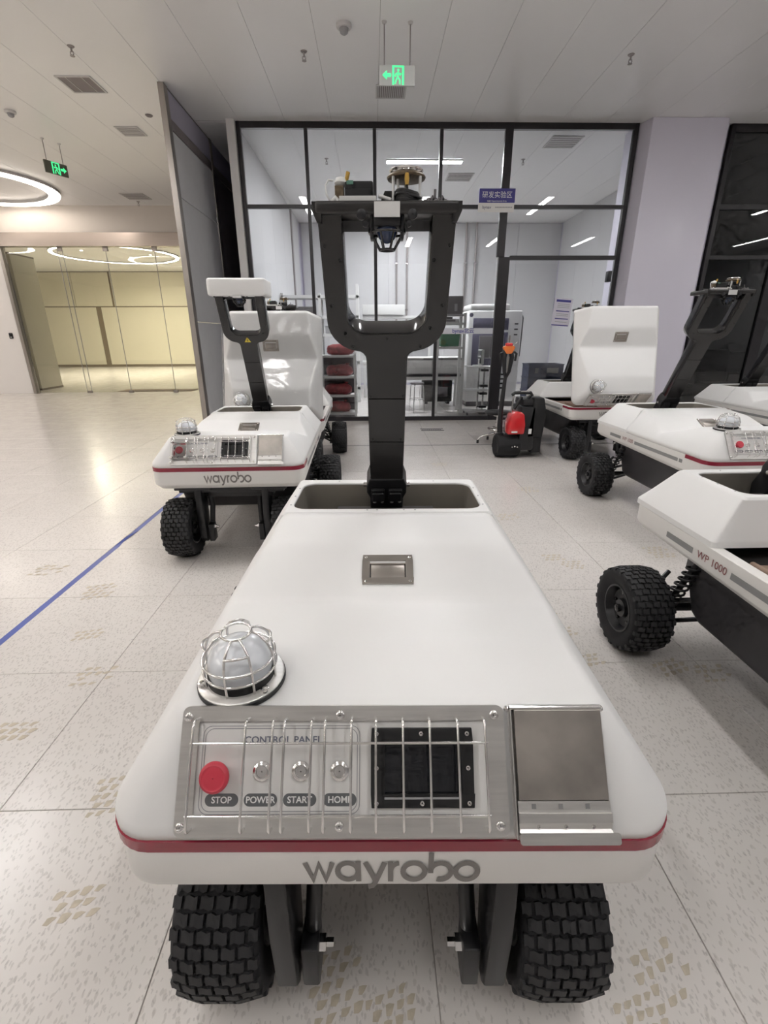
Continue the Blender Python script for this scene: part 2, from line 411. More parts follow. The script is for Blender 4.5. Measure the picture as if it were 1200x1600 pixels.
# dark joint in front of the glass wall, floor drain, tape
mb = MB(); mb.bb(-2.4, 3.9, 6.35, 6.375, 0.0002, 0.0012)
struct(link('trim_1', mb.mesh('joint', 'frame_black', smooth=0)), 'dark joint strip across the floor')
mb = MB()
for k in range(9): mb.bb(0.78+k*0.035, 0.80+k*0.035, 7.42, 7.55, 0.0005, 0.006)
mb.bb(0.76, 1.12, 7.40, 7.425, 0.0005, 0.006); mb.bb(0.76, 1.12, 7.545, 7.57, 0.0005, 0.006)
tag(link('floor_drain', mb.mesh('drain', 'dark_grey', smooth=0)), 'small dark slotted floor drain in front of the glass wall', 'drain')
mb = MB()
P = [(-1.838, y, 0.0007) for y in (-2.0, 2.0, 2.9)] + [(-1.835, 3.12, .0007), (-1.838, 3.2, .002), (-1.832, 3.27, .0055), (-1.828, 3.34, .004), (-1.832, 3.40, .0008), (-1.835, 4.0, .0007), (-1.835, 6.3, .0007)]
v = []; f = []
for i, p in enumerate(P):
    hw = 0.019
    if i in (4, 5, 6): v += [(p[0]-hw*.5, p[1], p[2]+.004), (p[0]+hw*.6, p[1], p[2]), (p[0]-hw*.5, p[1], p[2]+.0035), (p[0]+hw*.6, p[1], p[2]-.0008)]
    else: v += [(p[0]-hw, p[1], p[2]), (p[0]+hw, p[1], p[2]), (p[0]-hw, p[1], p[2]-.0005), (p[0]+hw, p[1], p[2]-.0005)]
for i in range(len(P)-1):
    a, b = 4*i, 4*i+4
    f += [(a, a+1, b+1, b), (a+2, b+2, b+3, a+3), (a, b, b+2, a+2), (a+1, a+3, b+3, b+1)]
mb.add((v, f))
tag(link('floor_tape', mb.mesh('tape', 'tape_blue', smooth=0)), 'long strip of blue tape stuck along the floor', 'tape')

# ------------------------------------------------------------------ ceiling
mb = MB(); mb.bb(-17, 14.2, -6, 25.4, CEIL+0.012, CEIL+0.10)
ceiling = struct(link('ceiling', mb.mesh('ceiling', 'ceiling_gap', smooth=0)), 'pale metal panel ceiling')
cp = {}
for i in range(-23, 25):
    x0 = -1.87+i*0.663
    for (y0, y1) in (((-6, 25.3),) if x0 < -2.6 else ((-6, 8.38), (8.42, 14.9))):
        a, b = max(x0, -17), min(x0+0.663, 14.2)
        if b-a < 0.05: continue
        key = (round(b-a, 3), round(y1-y0, 3))
        if key not in cp:
            q = MB(); q.bb(-(b-a)/2+0.0018, (b-a)/2-0.0018, -(y1-y0)/2+.0018, (y1-y0)/2-.0018, 0, 0.0115); cp[key] = q.mesh('ceiling_panel', 'ceiling_paint', smooth=0)
        link('ceiling_panel', cp[key], ceiling, T(((a+b)/2, (y0+y1)/2, CEIL)))

# ------------------------------------------------------------------ walls
def wall(name, x0, x1, y0, y1, z0, z1, m, label=None, parent=None):
    mb = MB(); mb.bb(x0, x1, y0, y1, z0, z1)
    o = link(name, mb.mesh(name, m, smooth=0), parent)
    if parent is None: struct(o, label)
    return o
wall('wall_left', -17.1, -17, -6, 25.4, 0, CEIL, 'wall_white')
wall('wall_front', -17, 14.2, -6.1, -6, 0, CEIL, 'wall_grey')
wall('wall_right', 14.1, 14.2, -6, 14, 0, CEIL, 'wall_grey')
wall('wall_lobby', -17, -8.98, 13.15, 13.3, 0, CEIL, 'wall_white', 'white wall left of the lobby glass')
wl = wall('wall_back', -17, -2.2, 25.2, 25.3, 0, CEIL, 'seam_dark', 'beige panelled wall at the back of the lobby')
def panel_row(parent, xs, z0, z1, y, m, gap=0.012, t=0.03):
    for a, b in zip(xs[:-1], xs[1:]):
        mb = MB(); mb.bb(a+gap, b-gap, y-t, y, z0+gap, z1-gap)
        link('wall_panel', mb.mesh('wall_panel', m, smooth=0, bevel=0.004, seg=1), parent)
panel_row(wl, [-17, -14.2, -12.45], 2.78, 4.28, 25.2, 'beige_panel'); panel_row(wl, [-12.37, -8.6, -5, -2.2], 2.78, 4.28, 25.2, 'beige_panel')
panel_row(wl, [-17, -13.28], 0.10, 2.76, 25.2, 'beige_panel'); panel_row(wl, [-13.05, -8.6, -5, -2.2], 0.10, 2.76, 25.2, 'beige_panel')
sw = wall('wall_side', -13, -9.30, 13.95, 14.9, 0.04, 3.42, 'beige_panel', 'beige wall block behind the lobby glass')
wall('baseboard', -12.99, -9.29, 13.94, 14.91, 0.0, 0.05, 'seam_dark', parent=sw)
wall('trim_2', -12.99, -9.295, 13.945, 14.905, 3.42, 3.46, 'seam_dark')
wall('wall_fascia', -8.98, -2.45, 13.10, 13.3, 3.74, CEIL, 'fascia_beige', 'beige fascia over the lobby glass')
wall('trim_3', -8.98, -2.45, 13.06, 13.24, 3.45, 3.74, 'header_metal', 'brushed metal header over the lobby glass')
wall('trim_4', -8.98, -8.90, 13.10, 13.25, 0, 3.45, 'metal_post', 'metal jamb beside the lobby glass')
wall('wall_corridor', -2.5, -1.9, 13.15, 13.3, 0, CEIL, 'dark_bronze', 'dark wall closing the corridor')
lg = struct(empty('window_1', (-5.7, 13.2, 0)), 'frameless glass front of the lobby')
xs = [-8.9, -7.62, -7.50, -6.46, -5.28, -3.9, -2.5]
for a, b in zip(xs[:-1], xs[1:]):
    mb = MB(); mb.bb(a+0.006+5.7, b-0.006+5.7, -0.006, 0.006, 0.02, 3.45)
    link('pane', mb.mesh('pane', 'pane_warm', smooth=0), lg)
for a in xs[1:-1]:
    mb = MB(); mb.bb(a-0.005+5.7, a+0.005+5.7, -0.008, 0.008, 0.02, 3.45)
    link('joint', mb.mesh('joint', 'outline_grey', smooth=0), lg)
for a in (-7.56, -6.46, -5.28):
    mb = MB(); mb.bb(a-0.06+5.7, a+0.06+5.7, -0.02, 0.02, 3.36, 3.45); mb.bb(a-0.06+5.7, a+0.06+5.7, -0.02, 0.02, 0.0, 0.06)
    link('patch_fitting', mb.mesh('fitting', 'metal_post', smooth=0, bevel=0.003), lg)
mb = MB(); mb.bb(-6.95, -4.95, 13.42, 14.0, 0.0004, 0.008)
tag(link('door_mat', mb.mesh('doormat', 'mat_brown', bevel=0.002)), 'brown floor mat lying behind the lobby glass', 'mat')
mb = MB(); mb.prism(rrect(-.045, .045, -.07, .07, .02), -.03, 0)
o = link('door_intercom', mb.mesh('intercom', 'black_gloss', bevel=0.006), None, frameM((-9.21, 13.15, 1.44), (1, 0, 0), (0, 0, 1), (0, 1, 0)))
q = MB(); q.cyl((0, .02, -.031), (0, .02, -.036), .018, 16); link('lens', q.mesh('lens', 'screen'), o)
q = MB(); q.prism(rrect(-.02, .02, -.045, -.02, .005), -.034, -.03); link('button', q.mesh('button', 'outline_grey'), o)
tag(o, 'small black intercom on the white wall', 'intercom')

# sliding partition on the left of the hall
pt = struct(empty('wall_partition', (-2.53, 7.3, 0)), 'grey panel partition in metal posts')
def pbox(name, y0, y1, z0, z1, m, t=0.05, bev=0.004):
    mb = MB(); mb.bb(-t/2, t/2, y0-7.3, y1-7.3, z0, z1); return link(name, mb.mesh(name, m, smooth=0, bevel=bev), pt)
pbox('post', 7.26, 7.38, 0, CEIL, 'metal_post', 0.075); pbox('post', 9.0, 9.10, 0, CEIL, 'metal_post', 0.075)
for z0, z1 in ((0.06, 1.60), (1.60, 3.13), (3.13, 3.86)): pbox('panel', 7.385, 8.995, z0+0.003, z1-0.003, 'panel_grey', 0.05)
pbox('rail', 7.38, 9.0, 3.86, 3.98, 'dark_bronze', 0.06); pbox('panel', 7.38, 9.0, 3.985, CEIL-.01, 'panel_violet', 0.045)
pbox('rail', 7.38, 9.0, CEIL-.01, CEIL, 'metal_post', 0.055); pbox('rail', 7.38, 13.1, 0, 0.05, 'metal_post', 0.06)
pbox('panel', 9.1, 13.1, 0.06, 3.85, 'dark_bronze', 0.05); pbox('rail', 9.1, 13.1, 3.86, 3.98, 'metal_post', 0.06); pbox('panel', 9.1, 13.1, 3.985, CEIL, 'panel_violet', 0.045)

# lab shell
lb = wall('wall_lab_back', -2.0, 5.35, 14.92, 15.0, 0, CEIL, 'panel_violet', 'grey panelled back wall of the laboratory')
panel_row(lb, [-1.9, -0.7, .5, 1.7, 2.9, 4.1, 5.3], 0.06, CEIL-.01, 14.92, 'lab_wall', gap=0.0025)
ll = wall('wall_lab_left', -2.02, -1.95, 8.46, 14.95, 0, CEIL, 'panel_violet', 'left wall of the laboratory')
lr = wall('wall_lab_right', 5.3, 5.36, 8.75, 14.95, 0, CEIL, 'panel_violet', 'right wall of the laboratory')
for y0 in (8.76, 9.96, 11.16, 12.36, 13.56):
    mb = MB(); mb.bb(-1.95, -1.93, y0-.3+.0025, y0+.9-.0025, .06, CEIL-.01); link('wall_panel', mb.mesh('wall_panel', 'lab_wall', smooth=0), ll)
    mb = MB(); mb.bb(5.28, 5.30, y0+.0025, y0+1.2-.0025, .06, CEIL-.01); link('wall_panel', mb.mesh('wall_panel', 'lab_wall', smooth=0), lr)
wall('trim_5', -2.04, -1.925, 8.30, 8.46, 0, CEIL, 'wall_white', 'white end post of the glass wall')
mb = MB(); mb.prism([(3.955, 8.44), (4.04, 8.16), (5.14, 8.16), (5.335, 8.44), (5.335, 8.8), (3.955, 8.8)], 0, CEIL)
struct(link('wall_column', mb.mesh('column', 'column_white', smooth=30, bevel=0.012)), 'wide white column between the two glass fronts')
# dark room on the right
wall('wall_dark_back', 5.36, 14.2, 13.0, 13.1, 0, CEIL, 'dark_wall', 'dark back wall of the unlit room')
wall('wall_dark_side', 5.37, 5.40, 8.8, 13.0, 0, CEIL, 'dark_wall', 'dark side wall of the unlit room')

# framed glass fronts
def front(name, label, pane_m, mull, rails, panes, extra=()):
    r = struct(empty(name, (0, 8.4, 0)), label)
    for (x0, x1, z0, z1) in mull:
        mb = MB(); mb.bb(x0, x1, -0.035, 0.035, z0, z1); link('mullion', mb.mesh('mullion', 'frame_black', smooth=0, bevel=0.004), r)
    for (x0, x1, z0, z1) in rails:
        mb = MB(); mb.bb(x0, x1, -0.033, 0.033, z0, z1); link('rail', mb.mesh('rail', 'frame_black', smooth=0, bevel=0.004), r)
    for (x0, x1, z0, z1) in panes:
        mb = MB(); mb.bb(x0, x1, -0.005, 0.005, z0, z1); link('pane', mb.mesh('pane', pane_m, smooth=0), r)
    return r
mx = [-1.895, -0.925, 0.075, 1.06]
M_ = [(x-.025, x+.025, .06, 4.22) for x in mx[1:]] + [(-1.92, -1.86, 0, CEIL), (1.99, 2.11, 2.56, CEIL), (2.02, 2.20, 0, 2.56), (3.89, 3.955, 0, CEIL)]
R_ = [(-1.86, 3.89, 4.22, CEIL), (-1.86, 1.99, 3.22, 3.27), (2.11, 3.89, 3.22, 3.27), (2.20, 3.89, 2.52, 2.58), (-1.86, 2.02, 0, 0.07), (2.2, 3.89, 0, 0.04)]
ex = [-1.86, -.95, -.9, .05, .10, 1.035, 1.085, 1.99]
Pn = []
for k in range(4): Pn += [(ex[2*k], ex[2*k+1], 0.07, 3.22), (ex[2*k], ex[2*k+1], 3.27, 4.22)]
Pn += [(2.11, 3.89, 3.27, 4.22), (2.11, 3.89, 2.58, 3.22), (2.205, 3.885, 0.04, 2.52)]
w2 = front('window_2', 'black framed glass wall of the laboratory', 'pane', M_, R_, Pn)
mb = MB(); mb.bb(3.80, 3.86, -.05, .05, 2.20, 2.36); link('door_closer', mb.mesh('closer', 'black_satin', bevel=.006), w2)
mb = MB(); mb.tube([(2.30, -.05, .8), (2.30, -.05, 1.4)], .014, 10); mb.cyl((2.30, -.05, .85), (2.30, .0, .85), .01, 8); mb.cyl((2.30, -.05, 1.35), (2.30, 0, 1.35), .01, 8)
link('door_handle', mb.mesh('door_handle', 'metal_post'), w2)
mb = MB(); mb.bb(1.09, 2.015, -.0075, -.0055, 1.425, 1.515); bd = link('film_band', mb.mesh('film_band', 'frosted_band', smooth=0), w2)
mb = MB(); mb.add(text_vf('bynav\u5317\u4e91', .085, sx=1.0, bold=.0015), frameM((1.52, -.009, 1.47), (1, 0, 0), (0, 0, 1), (0, -1, 0)))
link('lettering', mb.mesh('lettering', 'sign_blue', smooth=0, recalc=False), w2)
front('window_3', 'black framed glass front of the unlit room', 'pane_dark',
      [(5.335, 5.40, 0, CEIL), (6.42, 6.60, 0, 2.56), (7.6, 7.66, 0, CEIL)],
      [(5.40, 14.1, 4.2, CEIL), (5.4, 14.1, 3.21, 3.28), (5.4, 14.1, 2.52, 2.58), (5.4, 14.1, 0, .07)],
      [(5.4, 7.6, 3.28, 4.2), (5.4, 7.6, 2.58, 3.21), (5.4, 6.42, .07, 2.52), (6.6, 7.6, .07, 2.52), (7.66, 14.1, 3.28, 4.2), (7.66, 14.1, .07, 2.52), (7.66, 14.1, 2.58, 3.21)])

# ------------------------------------------------------------------ ceiling lamps (hall lamps seen mirrored in the glass wall, fill lamps added)
hm = MB(); hm.bb(-.075, .075, -.83, .83, -.004, .0); hb_me = None
hl_h = MB(); hl_h.frame(-.085, .085, -.84, .84, .012, -.022, -.001); hl_h.bb(-.08, .08, -.835, .835, -.006, -.001)
hl_hm = hl_h.mesh('lamp_housing', 'vent_white', smooth=0)
dm = MB(); dm.bb(-.07, .07, -.82, .82, -.018, -.007); dm_me = dm.mesh('lamp_diffuser', 'lamp_hall', smooth=0); dm_me2 = dm.mesh('lamp_diffuser', 'lamp_hall_dim', smooth=0)
def hall_lamp(x, y, label):
    r = empty('ceiling_lamp', (x, y, CEIL)); tag(r, label, 'lamp', 'linear lamps on the hall ceiling')
    link('lamp_housing', hl_hm, r); link('lamp_diffuser', dm_me if y > 1 else dm_me2, r)
for x in (-4.35, -1.5, 1.25, 4.03, 7.0, 9.85, 12.7):  # leftmost lamps are unseen, added for more light in the hall
    for y in (3.75, -0.85):
        nm = {-4.35: 'added unseen at the left end of its row', -1.5: 'second from the left in its row', 1.25: 'third from the left in its row', 4.03: 'fourth from the left in its row', 7.0: 'third from the right in its row', 9.85: 'second from the right in its row', 12.7: 'farthest right in its row'}[x]
        hall_lamp(x, y, ('linear hall lamp over the robots, ' if y > 1 else 'linear hall lamp of the front row, ')+nm)
for (lx, ly, lab) in ((.968, 9.98, 'bright linear lamp on the laboratory ceiling behind the upper panes'), (.85, 13.1, 'added laboratory fill lamp hidden behind the mast head of the foreground robot')):  # the second lamp is out of sight, added to brighten the lab
    r = empty('ceiling_lamp', (lx, ly, CEIL)); tag(r, lab, 'lamp')
    mb = MB(); mb.frame(-.675, .675, -.085, .085, .012, -.03, -.001); link('lamp_housing', mb.mesh('h', 'vent_white', smooth=0), r)
    mb = MB(); mb.bb(-.66, .66, -.07, .07, -.028, -.002); link('lamp_diffuser', mb.mesh('d', 'lamp_lab' if ly < 12 else 'lamp_lab_fill', smooth=0, bevel=.008), r)
def ring_lamp(x, y, R, wd, z, label, em, dz=0.0):
    r = empty('ring_lamp', (x, y, z)); tag(r, label, 'lamp')
    def ring(ri, ro, z0, z1, n=72):
        v = []; f = []
        for k in range(n):
            a = 2*pi*k/n
            for (rr, zz) in ((ri, z0), (ro, z0), (ro, z1), (ri, z1)): v.append((rr*cos(a), rr*sin(a), zz))
        for k in range(n):
            a, b = 4*k, 4*((k+1) % n)
            for q in range(4): f.append((a+q, a+(q+1) % 4, b+(q+1) % 4, b+q))
        return v, f
    mb = MB(); mb.add(ring(R-wd/2-.02, R+wd/2+.02, -.008, -.001)); mb.add(ring(R+wd/2, R+wd/2+.02, -.05, -.008)); mb.add(ring(R-wd/2-.02, R-wd/2, -.05, -.008)); link('lamp_housing', mb.mesh('ring_housing', 'vent_white'), r)
    mb = MB(); mb.add(ring(R-wd/2+.002, R+wd/2-.002, -.028-dz, -.010-dz)); link('lamp_diffuser', mb.mesh('ring', em), r)
    return r
r1 = ring_lamp(-8.0, 11.4, 1.40, .20, CEIL, 'glowing ring lamp on the lobby ceiling near the white wall', 'lamp_ring', .042)
for (lx, ly, lab) in ((-8.2, 4.6, 'added unseen ring lamp on the lobby ceiling beside the hall'), (-13.0, 8.2, 'added unseen ring lamp on the lobby ceiling by the far left wall'), (-8.2, -1.5, 'added unseen ring lamp on the lobby ceiling nearest the entrance')):  # three rings out of view, added to brighten the lobby
    ring_lamp(lx, ly, 1.40, .20, CEIL, lab, 'lamp_ring_fill')
ring_lamp(-9.5, 20.2, 2.1, .12, CEIL, 'large thin ring lamp behind the lobby glass', 'lamp_ring_far')
dl = MB(); dl.lathe([(.001, -.006), (.05, -.006), (.065, -.010), (.07, -.001), (.001, -.001)], 20, cap=False); dl_me = dl.mesh('downlight', 'vent_white')
de = MB(); de.lathe([(.001, -.013), (.048, -.013), (.048, -.007)], 20, cap=False); de_me = de.mesh('downlight_lens', 'lamp_ring')
for n, (x, y, lab) in enumerate(((-7.9, 11.5, 'round downlight inside the lobby ring lamp'), (-10.3, 19.3, 'leftmost round downlight behind the lobby glass'), (-9.3, 20.9, 'middle round downlight behind the lobby glass'),
                      (-8.3, 20.3, 'rightmost round downlight behind the lobby glass'))):
    o = tag(link('downlight', dl_me, None, T((x, y, CEIL))), lab, 'lamp'); link('lens', de_me, o)

# ------------------------------------------------------------------ ceiling fittings
def vent(x, y, w, d, n, label, along='x', m='vent_dark', gap=.5):
    r = empty('ceiling_vent', (x, y, CEIL)); tag(r, label, 'vent')
    mb = MB(); mb.frame(-w/2, w/2, -d/2, d/2, .022, -.010, -.001); link('frame', mb.mesh('frame', 'vent_white', smooth=0, bevel=.002), r)
    mb = MB(); mb.bb(-w/2+.02, w/2-.02, -d/2+.02, d/2-.02, -.003, -.001); link('backing', mb.mesh('backing', m, smooth=0), r)
    for k in range(n):
        mb = MB(); t = (k+.5)/n
        if along == 'x': cx = -w/2+.022+t*(w-.044); mb.bb(cx-(w-.044)/n*gap/2, cx+(w-.044)/n*gap/2, -d/2+.02, d/2-.02, -.008, -.0035)
        else: cy = -d/2+.022+t*(d-.044); mb.bb(-w/2+.02, w/2-.02, cy-(d-.044)/n*gap/2, cy+(d-.044)/n*gap/2, -.008, -.0035)
        link('slat', mb.mesh('slat', 'vent_white', smooth=0), r)
vent(.28, 7.47, .38, .36, 14, 'slatted grey vent on the ceiling under the green exit sign', 'x', gap=.38)
vent(-3.51, 7.34, .42, .42, 2, 'nearest dark square vent on the lobby ceiling', 'x', 'vent_dark', gap=.03)
vent(-3.58, 8.75, .34, .36, 6, 'slatted air vent in the middle of the lobby ceiling', 'y', gap=.5)
vent(-5.15, 12.3, .5, .5, 5, 'farthest square vent on the lobby ceiling by the fascia', 'y', gap=.35)
vent(3.1, 9.1, .5, .5, 6, 'slatted vent on the laboratory ceiling', 'y', gap=.5)
vent(1.75, 10.9, .5, .5, 5, 'far vent on the laboratory ceiling below the lamp', 'y', gap=.3)
def sprinkler(x, y, label):
    r = empty('sprinkler', (x, y, CEIL)); tag(r, label, 'sprinkler', 'ceiling sprinklers')
    mb = MB(); mb.lathe([(.001, -.012), (.028, -.010), (.036, -.001), (.001, -.001)], 16, cap=False); link('collar', mb.mesh('collar', 'pipe_grey'), r)
    mb = MB(); mb.cyl((0, 0, -.012), (0, 0, -.05), .010, 10); mb.tube([(-.014, 0, -.045), (-.018, 0, -.065), (-.004, 0, -.08)], .004, 6); mb.tube([(.014, 0, -.045), (.018, 0, -.065), (.004, 0, -.08)], .004, 6); link('body', mb.mesh('body', 'pipe_grey'), r)
    mb = MB(); mb.lathe([(.002, -.08), (.024, -.083), (.024, -.086), (.002, -.085)], 14); link('deflector', mb.mesh('deflector', 'pipe_grey'), r)
for x, y, l in ((-3.16, 6.52, 'sprinkler above the nearest lobby vent'), (-.70, 6.58, 'sprinkler left of the dome detector'), (2.90, 6.59, 'sprinkler on the ceiling near the white column'),
                (-.75, 9.9, 'sprinkler seen through the upper left panes'), (2.7, 9.9, 'sprinkler seen through the upper right pane'), (-5.3, 12.75, 'sprinkler near the lobby fascia')):
    sprinkler(x, y, l)
def detector(x, y, label, k=1.0):
    r = empty('smoke_detector', (x, y, CEIL)); tag(r, label, 'detector')
    mb = MB(); mb.lathe([(.001, -.03*k), (.06*k, -.03*k), (.07*k, -.02*k), (.07*k, -.001), (.001, -.001)], 24, cap=False); link('base', mb.mesh('base', 'vent_white'), r)
    mb = MB(); mb.lathe([(.001, -.075*k), (.02*k, -.072*k), (.036*k, -.06*k), (.043*k, -.0305*k)], 24, cap=False); link('dome', mb.mesh('dome', 'outline_grey'), r)
detector(-.24, 6.10, 'white dome detector on the ceiling left of the exit sign', 1.1)
detector(-4.9, 8.09, 'round smoke detector on the lobby ceiling at the left edge')
detector(-4.45, 12.9, 'small round detector on the lobby ceiling by the fascia', .8)
mb = MB(); mb.lathe([(.001, -.012), (.04, -.012), (.05, -.006), (.05, -.001), (.001, -.001)], 20, cap=False)
o = tag(link('ceiling_speaker', mb.mesh('speaker', 'vent_dark'), None, T((-3.07, 8.2, CEIL))), 'small dark round fitting on the lobby ceiling near the partition', 'fitting')
q = MB(); q.lathe([(.035, -.0125), (.038, -.015), (.041, -.0125)], 20, cap=False); link('rim', q.mesh('rim', 'dark_bronze'), o)
def exit_sign(x, y, z, rz, wd, ht, face, label, mirror=1, rod=.3):
    r = empty('exit_sign', (x, y, z), rz); tag(r, label, 'sign')
    mb = MB(); mb.bb(-wd/2, wd/2, -.012, .012, -ht/2, ht/2); link('panel', mb.mesh('panel', face, smooth=0, bevel=.003), r)
    F = frameM((0, -.0135, 0), (1, 0, 0), (0, 0, 1), (0, -1, 0))
    mb = MB(); k = ht/.18; m = mirror
    mb.prism([(m*a*k, b*k) for a, b in ((-.165, 0), (-.115, .042), (-.115, .016), (-.068, .016), (-.068, -.016), (-.115, -.016), (-.115, -.042))], 0, .001, F)
    link('arrow', mb.mesh('arrow', 'exit_green', smooth=0), r)
    mb = MB()
    for bx in ((-.055, -.035, -.085, .085), (.055, .075, -.085, .085), (-.035, .055, .070, .085)): mb.bb(m*bx[0]*k, m*bx[1]*k, bx[2]*k, bx[3]*k, 0, .001, F)
    link('door_symbol', mb.mesh('door_symbol', 'exit_green', smooth=0), r)
    mb = MB()
    mb.lathe([(.001, 0), (.012*k, 0), (.012*k, .001), (.001, .001)], 12, F @ T((m*.012*k, .045*k, 0)), cap=False)
    for pts in ([(.012, .030), (.005, -.015)], [(.005, -.015), (-.012, -.045), (-.025, -.075)], [(.005, -.015), (.028, -.040), (.030, -.078)], [(.012, .022), (-.015, .010), (-.025, -.012)], [(.012, .022), (.032, .005), (.044, .018)]):
        mb.add(stroke_vf([([(m*a*k, b*k) for a, b in pts], False)], .014*k), F @ T((0, 0, .0008)))
    link('runner_symbol', mb.mesh('runner_symbol', 'exit_green', smooth=0), r)
    for s in (-1, 1):
        mb = MB(); mb.cyl((s*wd*.36, 0, ht/2), (s*wd*.36, 0, CEIL-z-.012), .0055, 8); link('rod', mb.mesh('rod', 'pipe_grey'), r)
        mb = MB(); mb.lathe([(.001, -.02), (.02, -.016), (.026, -.001), (.001, -.001)], 14, T((s*wd*.36, 0, CEIL-z)), cap=False); link('rosette', mb.mesh('rosette', 'vent_white'), r)
exit_sign(.29, 6.05, 3.875, 0.03, .36, .165, 'exit_face', 'white hanging exit sign with green running man and arrow in the middle of the ceiling')
exit_sign(-5.02, 9.15, 3.93, radians(62), .36, .17, 'exit_dark', 'dark hanging exit sign seen edge on over the lobby', -1)
# door plate on the glass wall
r = empty('room_sign', (1.92, 8.33, 3.315)); tag(r, 'blue and white laboratory sign with Chinese lettering on the glass wall', 'sign')
mb = MB(); mb.bb(-.272, .272, -.008, .008, -.03, .155); link('blue_plate', mb.mesh('plate', 'sign_blue', smooth=0, bevel=.002), r)
mb = MB(); mb.bb(-.280, .268, -.008, .008, -.155, -.031); link('white_plate', mb.mesh('plate', 'face_white', smooth=0, bevel=.002), r)
FS = frameM((0, -.009, 0), (1, 0, 0), (0, 0, 1), (0, -1, 0))
mb = MB(); mb.add(text_vf('\u7814\u53d1\u5b9e\u9a8c\u533a', .092, bold=0.0), FS @ T((0, .068, 0))); mb.add(text_vf('R&D Experimental Area', .03), FS @ T((0, -.008, 0)))
link('lettering', mb.mesh('lettering', 'text_white', smooth=0, recalc=False), r)
mb = MB(); mb.add(text_vf('bynav', .058, bold=.001), FS @ T((-.15, -.09, 0))); link('lettering', mb.mesh('lettering', 'text_blue_grey', smooth=0, recalc=False), r)
mb = MB()
for k in range(11): mb.bb(-.02+k*.024, -.002+k*.024, -.098, -.082, 0, .0006, FS)
link('fine_print', mb.mesh('fine_print', 'outline_grey', smooth=0), r)

# ================================================================== the patrol robots
# local frame: x to the right seen from the front, y from the front bumper to the rear, z up
ZW = 0.655            # ridge height
def hw_at(z): return 0.48-(min(z, .83)-ZW)/(0.80-ZW)*0.108
PROF = [(.095, .800), (.285, .806), (.615, .702), (.80, .795), (1.02, .817)]
def zprof(y):
    def lin(y):
        for (a, b) in zip(PROF[:-1], PROF[1:]):
            if y <= b[0] or b is PROF[-1]:
                return a[1]+(b[1]-a[1])*(y-a[0])/(b[0]-a[0])
    n = 9; r = .022
    return sum(lin(min(max(y+r*(k-(n-1)/2)/((n-1)/2), .095), 1.02)) for k in range(n))/n
PARTS = []            # (name, mesh, parent key or None, frame, key, matrix, flags)
def part(name, me, frame='base', key=None, parent=None, M=ID, only=None, label=None):
    PARTS.append((name, me, parent, frame, key, M, only, label))

# --- lid: shell lofted over rings
def lid_mesh(off=0.0, film=False):
    ys = [1.02]
    for y in (.99, .95, .90, .86, .835, .82, .805, .79, .775, .74, .70, .66, .635, .62, .605, .59, .56, .50, .42, .34, .31, .295, .28, .265, .24, .20, .165): ys.append(y)
    def ring(level):
        pts = []
        # left side, rear -> front
        side = []
        for y in ys:
            z = zprof(y); hw = hw_at(z)
            Tt = Vector((-hw, y, z)); W = Vector((-.48, y, ZW))
            side.append((Tt, W, Vector((1, 0, 0))))
        n = 9
        for k in range(n+1):
            a = pi/2*k/n
            rt_, rw = .045, .078
            z = zprof(.1); hw = hw_at(z)
            Tt = Vector((-hw+rt_-rt_*cos(a), .098+rt_-rt_*sin(a), z))
            W = Vector((-.48+rw-rw*cos(a), rw-rw*sin(a), ZW-.004*sin(a)))
            inn = Vector((cos(a), sin(a), 0))
            side.append((Tt, W, inn))
        for x in (-.24, -.12): 
            side.append((Vector((x*1.0, .098, zprof(.1))), Vector((x, 0, ZW-.004)), Vector((0, 1, 0))))
        for (Tt, W, inn) in side:
            d = (W-Tt); L = d.length; d = d.normalized()
            b = min(.016, L*.3)
            if level == 0: p = W+Vector((0, 0, -.030))
            elif level == 1: p = W+Vector((0, 0, -.008))
            elif level == 2: p = W-d*.006
            elif level == 3: p = Tt+d*b
            elif level == 4: p = Tt+d*b*.35+inn*b*.18+Vector((0, 0, -.001))
            elif level == 5: p = Tt+inn*b*.9
            pts.append(p)
        right = [Vector((-p.x, p.y, p.z)) for p in reversed(pts)]
        return pts+right
    mb = MB(); R = [ring(l) for l in range(6)]; n = len(R[0])
    for r in R: mb.v += [tuple(p) for p in r]
    for l in range(5):
        for i in range(n-1):
            mb.f.append((l*n+i, l*n+i+1, (l+1)*n+i+1, (l+1)*n+i))
    b = 5*n; h = n//2
    # top strips; extra columns so that the surface shades evenly
    for i in range(h-1):
        mb.f.append((b+i, b+i+1, b+n-2-i, b+n-1-i))
    return mb
lid_me = lid_mesh().mesh('lid', 'white_paint', smooth=38)
part('lid', lid_me, 'lid', 'lid')
# film wrapped loosely around one opened lid
mbf = lid_mesh(); mef = mbf.mesh('plastic_wrap', 'plastic_film', smooth=0)
bm = bmesh.new(); bm.from_mesh(mef)
bmesh.ops.subdivide_edges(bm, edges=[e for e in bm.edges if e.calc_length() > .08], cuts=6, use_grid_fill=True)
bmesh.ops.subdivide_edges(bm, edges=[e for e in bm.edges if e.calc_length() > .05], cuts=1, use_grid_fill=True)
bm.normal_update()
from mathutils import noise as mnoise
for v in bm.verts:
    nn = v.normal if v.normal.z > -0.2 else -v.normal
    a = mnoise.noise(Vector((v.co.x*9, v.co.y*16+v.co.x*6, v.co.z*9)))
    c = mnoise.noise(Vector((v.co.x*26+3, v.co.y*40, v.co.z*26)))
    v.co += nn*(.014+.010*abs(a)+.004*c)
bmesh.ops.triangulate(bm, faces=bm.faces)
bm.to_mesh(mef); bm.free(); mef.polygons.foreach_set('use_smooth', [True]*len(mef.polygons))
part('plastic_wrap', mef, 'lid', only='wrap', label='clear crinkled plastic film')

